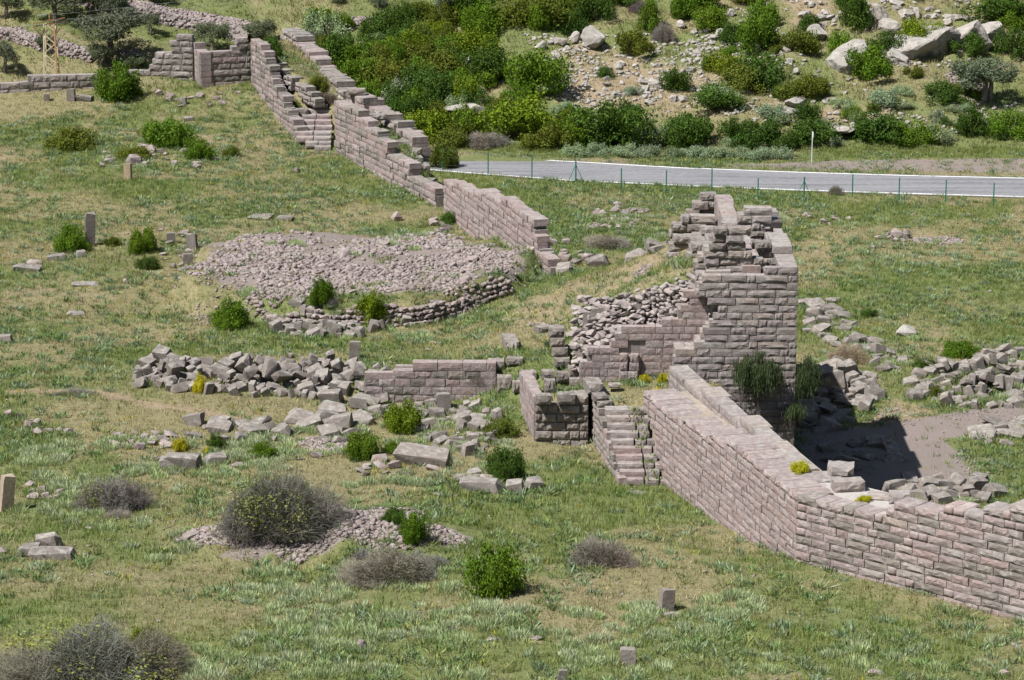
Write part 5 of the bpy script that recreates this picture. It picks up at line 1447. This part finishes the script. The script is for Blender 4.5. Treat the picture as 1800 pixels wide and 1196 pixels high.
# hillside scrub
HB = [(640,158,84,48,G1),(690,168,90,56,GO),(695,62,74,44,GD),(660,88,40,26,SAGE),(740,88,50,30,SAGE),(720,132,76,44,GO),(765,72,60,30,GY_),(830,34,130,40,GD),(850,62,100,44,G1),(905,58,90,42,GO),(960,52,110,52,GO),(1005,38,84,44,G1),(1052,46,72,50,GD),
      (850,116,84,46,GY_),(935,168,120,72,G1),(862,152,92,58,GD),(722,182,92,56,GD),(782,192,80,56,GD),(655,192,70,44,G1),(742,250,104,48,GY_),(792,264,70,34,GO),(690,222,60,46,GD),(905,254,130,70,GY_),(962,266,84,44,GO),(1052,266,150,80,GD),(1100,250,80,64,GD),
      (1132,262,64,44,SAGE),(1190,262,66,50,GD),(905,186,70,36,G1),(1066,140,34,18,GD),(1112,108,76,46,GO),(1142,60,46,58,G1),(1182,164,56,40,GD),(1255,58,64,40,G1),(1285,84,52,40,GD),(1335,96,76,62,G1),(1352,54,64,46,G1),(1205,38,54,46,G1),
      (1402,104,76,40,GO),(1476,110,50,50,G1),(1506,58,60,60,GD),(1500,24,56,40,GD),(1562,104,64,40,GD),(1525,150,96,58,G1),(1622,84,80,40,GY_),(1755,52,120,50,GD),(1792,110,70,50,GD),(1788,58,60,36,G1),(1702,104,64,36,GD),(1660,190,80,36,GD),
      (1340,168,96,62,GD),(1270,142,66,38,GY_),(1302,166,84,44,GO),(1390,182,74,36,GO),(1442,176,64,38,GO),(1412,224,48,42,GD),(1250,208,100,44,GD),(1232,258,84,54,GD),(1330,264,84,48,GD),(1285,256,60,44,GD),(1432,262,94,44,GD),(1540,258,116,52,GD),(1602,258,84,36,G1),
      (1648,256,64,32,SAGE),(1702,244,64,50,GD),(1772,248,76,44,G1),(1470,262,30,20,SAGE),(780,150,80,50,GO),(810,100,70,40,GY_),(620,120,60,40,G1),(760,120,60,40,GO),(990,14,110,30,GD),(1090,14,70,26,GD),(1240,20,90,36,G1),(1320,12,70,30,GO),(1560,190,60,26,SAGE),
      (1480,200,50,18,SAGE),(1265,190,70,28,SAGE),(1360,214,60,20,SAGE),(1120,170,40,16,SAGE),(1240,130,30,30,GD),(1420,60,44,30,GD),(740,40,60,30,GO),(780,30,50,26,SAGE),(600,100,40,26,SAGE),(670,120,60,36,GO),(800,178,60,44,G1),(840,200,60,36,GD),(880,226,60,40,G1),(740,212,70,44,GD),(1000,262,60,50,G1),(1380,268,50,36,GD)]
names = {G1: 'mid green rounded bush of the hillside scrub', GD: 'dark green dense bush of the hillside scrub', GO: 'olive brown bush of the hillside scrub', GY_: 'bright yellow green bush of the hillside scrub', SAGE: 'silvery grey green bush of the hillside scrub'}
HR = random.Random(12)
for k in range(74):
    px = HR.uniform(560, 1010); lo_ = 40 + max(0, (640 - px)) * .1; hi_ = min(268, 150 + (px - 560) * .42)
    py = HR.uniform(lo_, hi_)
    if 900 < px and 70 < py < 200: continue
    HB.append((px, py, HR.uniform(34, 84), HR.uniform(28, 54), HR.choice([G1, GD, GD, GO, GD, GY_ if HR.random() < .4 else G1, G1, SAGE if HR.random() < .5 else GO])))
for k in range(46):
    px, py = HR.uniform(1030, 1800), HR.uniform(90, 262)
    if 930 < px < 1260 and py < 190: continue
    HB.append((px, py, HR.uniform(18, 44), HR.uniform(12, 24), HR.choice([SAGE, GO, G1, SAGE, GD])))
cn = {G1: 'mid green', GD: 'dark green', GO: 'olive brown', GY_: 'bright yellow green', SAGE: 'silvery grey green'}
ordn = ['first', 'second', 'third', 'fourth', 'fifth', 'sixth', 'seventh', 'eighth', 'ninth', 'tenth', 'eleventh', 'twelfth']
def hill_zone(px, py):
    if py > 225: return 'at the roadside left of the white post' if px < 1425 else 'at the roadside right of the white post'
    if px < 700: return 'close behind the upper wall'
    if px < 930: return 'in the upper thicket' if py < 120 else 'in the lower thicket'
    if px < 1260: return 'above the scree' if py < 110 else 'below the scree'
    if px < 1460: return 'left of the biggest boulder'
    return 'near the top right outcrop' if py < 120 else 'on the slope below the outcrop'
keyed = {}
for q_ in HB:
    wd = 'small' if q_[2] < 46 else 'broad' if q_[2] > 84 else 'rounded'
    keyed.setdefault((wd, cn[q_[4]], hill_zone(q_[0], q_[1])), []).append(q_)
for (wd, c_, zn), L_ in keyed.items():
    L_.sort()
    for k, (px, py, w, h, t) in enumerate(L_):
        lab = (f'{ordn[k]} ' if len(L_) > 1 and k < 12 else '') + f'{wd} {c_} bush {zn}' + (' from left' if len(L_) > 1 and k < 12 else '')
        bush(px, py, w * 1.22, h * 1.08, t, lab, 'scrub on the hillside', far=True)
for k, (px, w) in enumerate(((1010,60),(1050,64),(1095,60),(1140,56),(1225,60),(1262,60),(1300,56),(1340,60),(1380,50),(1185,40))):
    bush(px, 276 + (px - 1000) * .02, w, 24, SAGE, f'{ordn[k]} grey green herb clump from the left on the far roadside' if k < 9 else 'narrow grey green herb clump in the gap on the far roadside', 'herbs along the far roadside', far=True, name='shrub', cat='shrub')

# olive trees
def trunk_mesh(seed):
    rg = random.Random(seed); V_, F_ = [], []
    def limb(A, B, r0, r1):
        n = 5; i = len(V_)
        off = Vector((rg.uniform(-.06, .06), rg.uniform(-.06, .06), 0))
        for k in range(n):
            t = k / (n - 1); p = A.lerp(B, t) + off * math.sin(t * 3.14); r = r0 + (r1 - r0) * t
            for j in range(7): V_.append((p.x + r * math.cos(j * .898) * rg.uniform(.85, 1.15), p.y + r * math.sin(j * .898) * rg.uniform(.85, 1.15), p.z))
        for k in range(n - 1):
            for j in range(7): F_.append((i + k * 7 + j, i + k * 7 + (j + 1) % 7, i + k * 7 + 7 + (j + 1) % 7, i + k * 7 + 7 + j))
    fork = Vector((rg.uniform(-.06, .06), rg.uniform(-.06, .06), .38))
    limb(Vector((0, 0, -.05)), fork, .085, .06)
    for k in range(4):
        a = k * 1.57 + rg.uniform(-.4, .4)
        e = fork + Vector((math.cos(a) * .26, math.sin(a) * .26, rg.uniform(.2, .34)))
        limb(fork, e, .05, .026)
        for j in range(2): limb(e, e + Vector((math.cos(a + rg.uniform(-.9, .9)) * .16, math.sin(a + rg.uniform(-.9, .9)) * .16, rg.uniform(.05, .2))), .026, .008)
    return mesh('trunk', V_, F_, [m_bark])
def crown_mesh(seed):
    rg = np.random.default_rng(seed); lobes = []
    for _ in range(20):
        a = rg.uniform(0, 6.283); q = rg.random() ** .5 * .36
        lobes.append((q * math.cos(a), q * math.sin(a), rg.uniform(.46, .84) - q * .25, rg.uniform(.09, .17)))
    P, d = lobe_points(4600, rg, lobes, .6)
    P = P + (rg.random((len(P), 1)) ** 5) * .06 * d
    v, f = leaves_at(P, d, np.full(len(P), .027), rg, .34, .4)
    t = np.repeat(rg.uniform(.65, 1.35, len(P)), 4)
    return mesh_np('crown', v, f, [M_LEAF], {'tint': np.stack([t, t, t], 1)}, k=4)
TRK = [trunk_mesh(k) for k in range(3)]; CRN = [crown_mesh(k) for k in range(4)]
OL = (.125, .15, .085)
for k, (px, py, w, h, lab) in enumerate(((12,32,60,52,'olive tree at the top left corner with a bare pale trunk'),(98,38,90,62,'olive tree with a full crown behind the pylon top'),(160,26,46,46,'small thin olive tree at the end of the broad field wall'),(197,34,56,54,'olive tree in front of the broad field wall'),
        (194,96,118,84,'largest olive tree with a wide grey green crown'),(265,62,34,44,'slender little olive tree alone on the grass slope'),(9,128,54,60,'young olive tree with a thin trunk at the left edge'),(82,92,40,42,'small olive tree hidden behind the pylon'),(180,122,50,46,'low olive bush tree beside the green bush'),
        (372,92,66,60,'olive tree growing just behind the corner walls'),(460,84,62,52,'olive tree at the head of the overgrown upper wall'),(548,84,44,40,'small round olive tree right of the upper wall end'),(800,38,56,60,'loose olive tree with a dark trunk at the top middle'),
        (1730,180,104,88,'broad olive tree with two trunks on the right slope'),(235,126,44,40,'grey green young olive tree left of the corner wall'),(590,8,30,26,'tiny tree at the top edge left of middle'),(665,16,30,28,'tiny tree at the top edge near the middle'),(280,6,50,34,'olive tree cut by the top edge'))):
    p = gp(px, py); s = depth_scale(p)
    H_, R_ = h / s, w / s
    t = thing('olive_tree', lab, 'tree', (p.x, p.y, p.z), 'olive trees')
    rz = PR.uniform(0, 6.28)
    obj('trunk', TRK[k % 3], t, (0, 0, 0), (0, 0, rz), (R_ * .8, R_ * .8, H_))
    if px == 1730: obj('trunk', TRK[(k + 1) % 3], t, (.5, .2, 0), (0, .15, rz + 2), (R_ * .6, R_ * .6, H_ * .95))
    o = obj('crown', CRN[k % 4], t, (0, 0, 0 if h > 42 else -H_ * .15), (0, 0, rz), (R_ * 1.2, R_ * 1.2, H_ * 1.02)); o.color = vary(OL)

# ------------------------------------------------------------------ ground cover, one mesh of real blades per kind
def gidx(x, y):
    i = np.clip(np.searchsorted(GX, x) - 1, 0, len(GX) - 2); j = np.clip(np.searchsorted(GY, y) - 1, 0, len(GY) - 2)
    return j, i
nr_x = np.array([un(*p, RZ).x for p in near_px]); nr_y = np.array([un(*p, RZ).y for p in near_px])
fr_x = np.array([un(*p, RZ).x for p in far_px]); fr_y = np.array([un(*p, RZ).y for p in far_px])
def on_road(x, y): return (y > np.interp(x, nr_x, nr_y) - .1) & (y < np.interp(x, fr_x, fr_y) + .1) & (x > nr_x[0])
def sow(n, y0, y1, rg):
    y = np.sqrt(rg.uniform(y0 * y0, y1 * y1, n)); x = rg.uniform(-1, 1, n) * (.18 * y + 7)
    k = ~on_road(x, y)
    return x[k], y[k]
def blades(x, y, nb, h, w, spread, lean, col, rg, name, label, quad=False, cj=.26, dome=None, z=None):
    """tufts at (x, y): nb blades each, heights h, per tuft colour col"""
    N = len(x)
    k = np.repeat(np.arange(N), nb)
    B = len(k)
    z = (hz(x, y) - .02) if z is None else z
    a = rg.uniform(0, 6.283, B); rad = np.sqrt(rg.random(B)) * np.broadcast_to(spread, (N,))[k]
    P0 = np.stack([x[k] + rad * np.cos(a), y[k] + rad * np.sin(a), z[k]], 1)
    hh = np.broadcast_to(h, (N,))[k] * rg.uniform(.55, 1.25, B)
    if dome is not None: hh = hh * (1 - .62 * (rad / dome[k]) ** 2) * .8 + .04
    la = a + rg.normal(0, .8, B); ll = hh * np.abs(rg.normal(0, lean, B))
    P1 = P0 + np.stack([np.cos(la) * ll, np.sin(la) * ll, hh], 1)
    sa = rg.uniform(0, 6.283, B); ww = np.broadcast_to(w, (N,))[k] * rg.uniform(.6, 1.3, B)
    side = np.stack([np.cos(sa) * ww, np.sin(sa) * ww, np.zeros(B)], 1)
    c = np.clip(col[k] * rg.normal(1, cj, (B, 1)), .01, .9)
    if quad:
        Mid = P0 * .45 + P1 * .55
        v = np.stack([P0, Mid + side, P1, Mid - side], 1).reshape(-1, 3); f = np.arange(B * 4).reshape(B, 4)
        me = mesh_np(name, v, f, [M_HERB], {'col': np.repeat(c, 4, 0)}, k=4)
    else:
        v = np.stack([P0 - side, P0 + side, P1], 1).reshape(-1, 3); f = np.arange(B * 3).reshape(B, 3)
        me = mesh_np(name, v, f, [M_HERB], {'col': np.repeat(c, 3, 0)})
    o = obj(name, me)
    tag(o, label, None, None, 'stuff')
    return o
g_ = np.random.default_rng(99)
x, y = sow(118000, 107, 252, g_)
j, i = gidx(x, y)
gr_, so_, gv_ = GREEN[j, i], SOIL[j, i], GRAV[j, i]
k = g_.random(len(x)) > np.maximum(so_ * .8, gv_ * .96)
x, y, gr_ = x[k], y[k], gr_[k]
q = np.clip(gr_ + g_.normal(0, .22, len(x)) + (fbm(x, y, 1.3, 3, 61) - .5) * .9, 0, 1)[:, None]
q = sstep(.25, .75, q)
hue = fbm(x, y, 3.0, 3, 63)[:, None]
greenc = np.array([.128, .20, .050]) * (1 - hue) + np.array([.21, .235, .068]) * hue
dryc = np.array([.35, .30, .17]) * (1 - hue) + np.array([.27, .25, .115]) * hue
col = greenc * q + dryc * (1 - q)
hgt = (.10 + .20 * gr_ + .10 * fbm(x, y, 2.2, 3, 65)) * g_.uniform(.6, 1.3, len(x))
col = col * np.clip(g_.normal(1, .2, (len(x), 1)), .5, 1.6)
blades(x, y, 8, hgt, .018, .20, .6, col, g_, 'meadow_grass', 'short meadow grass, green and dry')
# taller soft herbs in clumps
x, y = sow(26000, 107, 250, g_)
cl = fbm(x, y, 4.5, 4, 71) + .25 * (fbm(x, y, 1.1, 3, 72) - .5)
j, i = gidx(x, y)
k = (cl > .50) & (g_.random(len(x)) > np.maximum(SOIL[j, i] * .9, GRAV[j, i])) & (g_.random(len(x)) < .35 + GREEN[j, i])
x, y, cl = x[k], y[k], cl[k]
hue = g_.random((len(x), 1))
col = np.where(hue < .45, np.array([[.13, .205, .075]]), np.where(hue < .8, np.array([[.215, .28, .17]]), np.array([[.23, .26, .09]]))) * g_.uniform(.8, 1.25, (len(x), 1))
blades(x, y, 22, g_.uniform(.14, .36, len(x)), .032, .26, .95, col, g_, 'meadow_herbs', 'leafy green herbs in the meadow', True)
# pale sage clumps: upright grey green spikes
sx, sy = [], []
def clump_zone(poly, n):
    W2 = pix_poly(poly); xs, ys = [p[0] for p in W2], [p[1] for p in W2]
    c = 0
    while c < n:
        a, b_ = g_.uniform(min(xs), max(xs)), g_.uniform(min(ys), max(ys))
        if in_poly(np.array([a]), np.array([b_]), W2)[0] and fbm(np.array([a]), np.array([b_]), 3.0, 3, 88)[0] > .44:
            sx.append(a); sy.append(b_); c += 1
for pl, n in (([(430,990),(700,990),(950,1090),(900,1196),(420,1196)], 130), ([(950,1080),(1330,1040),(1330,1150),(1000,1196)], 40), ([(0,790),(280,770),(400,860),(100,880)], 90), ([(280,790),(640,745),(640,860),(300,880)], 90),
              ([(600,700),(900,690),(900,860),(640,860)], 70), ([(0,880),(260,880),(400,960),(200,1000)], 30), ([(1420,560),(1620,600),(1560,720),(1430,700)], 50), ([(1000,380),(1180,380),(1150,440),(1010,440)], 40),
              ([(1330,370),(1800,380),(1800,520),(1420,520)], 50), ([(350,410),(520,400),(760,410),(740,440),(480,450)], 26), ([(1500,860),(1750,860),(1750,890),(1550,890)], 10), ([(0,180),(420,180),(520,300),(60,330)], 50),
              ([(480,560),(760,560),(760,600),(500,610)], 40), ([(300,1150),(420,1120),(420,1196),(300,1196)], 14), ([(1600,640),(1800,640),(1800,715),(1620,715)], 30), ([(1000,1100),(1800,1120),(1800,1196),(1000,1196)], 30)):
    clump_zone(pl, n)
for px, py in ((520,432),(690,432),(745,418),(430,520),(610,450),(560,520),(905,1120),(800,1100),(905,1085),(1120,1090),(560,1080),(345,1185),(1260,1085),(1250,1115),(1150,1075),(1320,1065),(1290,1085),(700,1090),(490,1040),(540,1050)):
    p = gp(px, py)
    for _ in range(5): sx.append(p.x + g_.normal(0, .35)); sy.append(p.y + g_.normal(0, .4))
sx, sy = np.array(sx), np.array(sy)
hue = g_.random((len(sx), 1))
col = (np.array([.34, .42, .19]) * (1 - hue) + np.array([.40, .44, .28]) * hue) * g_.uniform(.85, 1.15, (len(sx), 1))
sz = g_.uniform(.7, 1.25, len(sx))
blades(sx, sy, 210, .40 * sz, .016, .40 * sz, .42, col, g_, 'sage_clumps', 'pale grey green sage clumps in the meadow', True, .26, .44 * sz)
# thistles: blue green, spreading leaves and a tall stalk
x, y = sow(2600, 107, 240, g_)
j, i = gidx(x, y)
k = (fbm(x, y, 6, 3, 95) > .5) & (GRAV[j, i] < .3)
x, y = x[k], y[k]
col = np.array([.20, .27, .15]) * g_.uniform(.8, 1.2, (len(x), 1))
blades(x, y, 40, g_.uniform(.14, .38, len(x)), .026, .26, .75, col, g_, 'thistles', 'blue green thistles in the meadow', True)
# yellow flowers
fx, fy = sow(2600, 107, 250, g_)
k = fbm(fx, fy, 5, 3, 45) > .6
fx, fy = fx[k], fy[k]
blades(fx, fy, 7, g_.uniform(.15, .3, len(fx)), .03, .25, .3, np.array([.36, .32, .03]) * g_.uniform(.8, 1.1, (len(fx), 1)), g_, 'yellow_flowers', 'tiny yellow flowers in the grass', True)
W2 = pix_poly([(470,80),(540,80),(620,150),(680,210),(600,180),(540,150),(480,110)])
# hill cover
x, y = sow(30000, 250, 306, g_)
j, i = gidx(x, y)
k = g_.random(len(x)) > np.maximum(SOIL[j, i] * .8, GRAV[j, i])
x, y = x[k], y[k]; j, i = j[k], i[k]
q = sstep(.3, .7, GREEN[j, i] + g_.normal(0, .25, len(x)))[:, None]
col = np.array([.155, .19, .05]) * q + np.array([.30, .255, .13]) * (1 - q)
blades(x, y, 6, g_.uniform(.15, .45, len(x)), .04, .35, .7, col, g_, 'hill_grass', 'grass and low herbs on the hillside')

# weeds growing on the right half of the stair treads
wx, wy, wz = [], [], []
for k in range(NST):
    for _ in range(2):
        q = ST_L0 + sdir * (run * (k + .55) / NST + g_.normal(0, .08)) + acr * g_.uniform(1.25, 2.3)
        wx.append(q.x); wy.append(q.y - .15); wz.append(2.62 * (k + 1) / NST - .1)
wx, wy, wz = np.array(wx), np.array(wy), np.array(wz)
blades(wx, wy, 16, g_.uniform(.14, .3, len(wx)), .028, .16, .8, np.array([.15, .21, .05]) * g_.uniform(.8, 1.3, (len(wx), 1)), g_, 'stair_weeds', 'grass and weeds growing on the stair treads', True, .25, None, wz)

# taller grass ringing the foot of the loose stones
FT = np.array(FOOT)
rep_ = 7
k = np.repeat(np.arange(len(FT)), rep_)
a = g_.uniform(0, 6.283, len(k))
rx_, ry_ = FT[k, 0] + np.cos(a) * FT[k, 2] * g_.uniform(.45, .8, len(k)), FT[k, 1] + FT[k, 3] * .35 + np.sin(a) * FT[k, 3] * g_.uniform(.45, .8, len(k))
j, i = gidx(rx_, ry_)
kk = (GRAV[j, i] < .4) & (g_.random(len(rx_)) < .35 + .65 * GREEN[j, i])
rx_, ry_ = rx_[kk], ry_[kk]
blades(rx_, ry_, 9, g_.uniform(.15, .42, len(rx_)), .022, .14, .5, np.where(g_.random((len(rx_), 1)) < .65, np.array([[.13, .205, .05]]), np.array([[.31, .28, .13]])) * g_.uniform(.75, 1.25, (len(rx_), 1)), g_, 'stone_foot_grass', 'taller grass round the feet of the fallen stones')

# ------------------------------------------------------------------ fence, road post, pylon, wires
def tube(V_, F_, A, B, r0, r1=None, n=6):
    A, B = Vector(A), Vector(B); r1 = r0 if r1 is None else r1
    t = (B - A).normalized(); a = t.orthogonal().normalized(); b_ = t.cross(a)
    i = len(V_)
    for p, r in ((A, r0), (B, r1)):
        for j in range(n): V_.append(p + a * r * math.cos(6.283 * j / n) + b_ * r * math.sin(6.283 * j / n))
    for j in range(n): F_.append((i + j, i + (j + 1) % n, i + n + (j + 1) % n, i + n + j))
    F_.append(tuple(i + j for j in range(n))[::-1]); F_.append(tuple(i + n + j for j in range(n)))
def plain_mat(name, c, rough=.5, metal=0.):
    m, nt, b = new_mat(name)
    n_ = nd(nt, 'ShaderNodeTexNoise', Scale=8.0, Detail=4.0)
    nt.links.new(ramp(nt, n_.outputs[0], [(.3, tuple(v * .8 for v in c)), (.7, tuple(min(1, v * 1.1) for v in c))]), b.inputs['Base Color'])
    b.inputs['Roughness'].default_value = rough; b.inputs['Metallic'].default_value = metal
    return m
M_GPOST, M_WHITE, M_WIRE = plain_mat('green_post_paint', (.02, .16, .10)), plain_mat('white_post_paint', (.6, .61, .63)), plain_mat('wire', (.30, .31, .31))
M_RUST, M_YEL, M_INS = plain_mat('rusty_steel', (.48, .25, .13), .8), plain_mat('pale_steel', (.58, .50, .34), .7), plain_mat('insulator_glass', (.22, .25, .24), .2)
POSTS = [(778,300),(858,308),(935,317),(1012,323),(1092,336),(1171,340),(1251,337),(1332,354),(1413,352),(1498,347),(1580,353),(1662,357),(1746,363),(1830,368)]
fence = thing('road_fence', 'thin green post and wire fence along the near side of the road', 'fence', gp(858, 308))
tops = []
for px, py in POSTS:
    p = un(px, py, -3.0); p.z = float(hz(p.x, p.y))
    big = px in (1012, 1413)
    V_, F_ = [], []
    q = p - fence.location
    H_ = 1.8
    tube(V_, F_, q - Vector((0, 0, .3)), q + Vector((0, 0, H_)), .06 if big else .048, n=8)
    tube(V_, F_, q + Vector((0, 0, H_)), q + Vector((0, 0, H_ + .04)), .06 if big else .045, n=8)
    o = obj('post', mesh('post', V_, F_, [M_GPOST]), fence)
    if big:
        for s_ in (-1, 1):
            V_, F_ = [], []
            tube(V_, F_, q + Vector((0, 0, 1.55)), q + Vector((s_ * .7, .15, -.1)), .025)
            obj('brace', mesh('brace', V_, F_, [M_GPOST]), fence)
    tops.append(q)
for hgt_ in (.45, 1.1, 1.7):
    V_, F_ = [], []
    for a, b_ in zip(tops, tops[1:]): tube(V_, F_, a + Vector((0, 0, hgt_)), b_ + Vector((0, 0, hgt_)), .004, n=3)
    obj('wire', mesh('wire', V_, F_, [M_WIRE]), fence)
p = gp(1427, 286)
rp = thing('road_post', 'slim white post on the far verge of the road', 'post', p)
V_, F_ = [], []; tube(V_, F_, (0, 0, -.2), (0, 0, 2.65), .042, n=10)
obj('pole', mesh('pole', V_, F_, [M_WHITE]), rp)
V_, F_ = [], []; tube(V_, F_, (0, -.02, 2.3), (0, .02, 2.3), .0, n=4)
bm = bmesh.new(); bmesh.ops.create_cone(bm, cap_ends=True, segments=24, radius1=.3, radius2=.3, depth=.03)
me = bpy.data.meshes.new('sign_plate'); bm.to_mesh(me); bm.free(); me.materials.append(M_WHITE)
obj('sign_plate', me, rp, (.03, .02, 2.35), (0, math.pi / 2, 0.06))
# pylon
base = un(90, 150, 1.0); base.y = 262.0; base.x = (90 - 900) / FPX * (262 * _c + 40 * _s) 
base.z = float(hz(base.x, base.y))
topz = CAM_H - 262 * math.tan(PITCH + math.atan((42 - 598) / FPX))
PH = topz - base.z
py_ = thing('power_pylon', 'rusty lattice power pylon with crossarm and insulators behind the low wall', 'pylon', base)
hb, ht = .66, .46
def leg(s, t, z): 
    w = hb + (ht - hb) * z / PH
    return Vector((s * w / 1, t * w / 1, z)) * 1.0
for s_ in (-1, 1):
    for t_ in (-1, 1):
        V_, F_ = [], []; tube(V_, F_, leg(s_, t_, -.4), leg(s_, t_, PH), .085, n=4)
        obj('leg', mesh('leg', V_, F_, [M_YEL if s_ < 0 or t_ > 0 else M_RUST]), py_)
V_, F_ = [], []
nb = 9
for k in range(nb):
    za, zb = PH * k / nb, PH * (k + 1) / nb
    for (s1, t1), (s2, t2) in (((-1, -1), (1, -1)), ((1, -1), (1, 1)), ((1, 1), (-1, 1)), ((-1, 1), (-1, -1))):
        if k % 2: s1, t1, s2, t2 = s2, t2, s1, t1
        tube(V_, F_, leg(s1, t1, za), leg(s2, t2, zb), .06, n=4)
obj('lattice_brace', mesh('lattice_brace', V_, F_, [M_YEL]), py_)
V_, F_ = [], []
arm = [Vector((-1.35, -.9, PH - .15)), Vector((1.25, .7, PH + .15))]
for dz in (0, .28): tube(V_, F_, arm[0] + Vector((0, 0, dz)), arm[1] + Vector((0, 0, dz)), .06, n=4)
tube(V_, F_, arm[0], leg(-1, -1, PH - 1.2), .04, n=4); tube(V_, F_, arm[1], leg(1, 1, PH - 1.0), .04, n=4)
tube(V_, F_, Vector((0, 0, PH - .2)), Vector((0, 0, PH + .9)), .06, n=5)
obj('crossarm', mesh('crossarm', V_, F_, [M_RUST]), py_)
ends = [arm[0] + Vector((0, 0, .15)), Vector((0, 0, PH + .85)), arm[1] + Vector((0, 0, .15))]
for k, e in enumerate(ends):
    for d_ in (Vector((1, .25, -.02)), Vector((-.9, -.35, -.1))):
        V_, F_ = [], []
        tube(V_, F_, e, e + d_ * 1.2, .02, n=4)
        for t in np.linspace(.25, 1.1, 7): tube(V_, F_, e + d_ * float(t), e + d_ * float(t + .05), .1, .06, n=8)
        obj('insulator', mesh('insulator', V_, F_, [M_INS]), py_)
pl = thing('power_line', 'thin slack power wires crossing the top of the picture', 'power line', base + Vector((1.2, 0, PH)))
far_end = Vector((60, 330, 24))
for k, e in enumerate(ends):
    A = base + e + Vector((1.2, .3, 0)); B = far_end + Vector((k * .4, k * 1.2, k * .8))
    V_, F_ = [], []
    prev = None
    for t in np.linspace(0, 1, 41):
        t = float(t); p = A.lerp(B, t); p.z -= 4.6 * 4 * t * (1 - t) * .9
        if prev is not None: tube(V_, F_, prev - pl.location, p - pl.location, .014, n=3)
        prev = p
    obj('wire', mesh('wire', V_, F_, [M_WIRE]), pl)
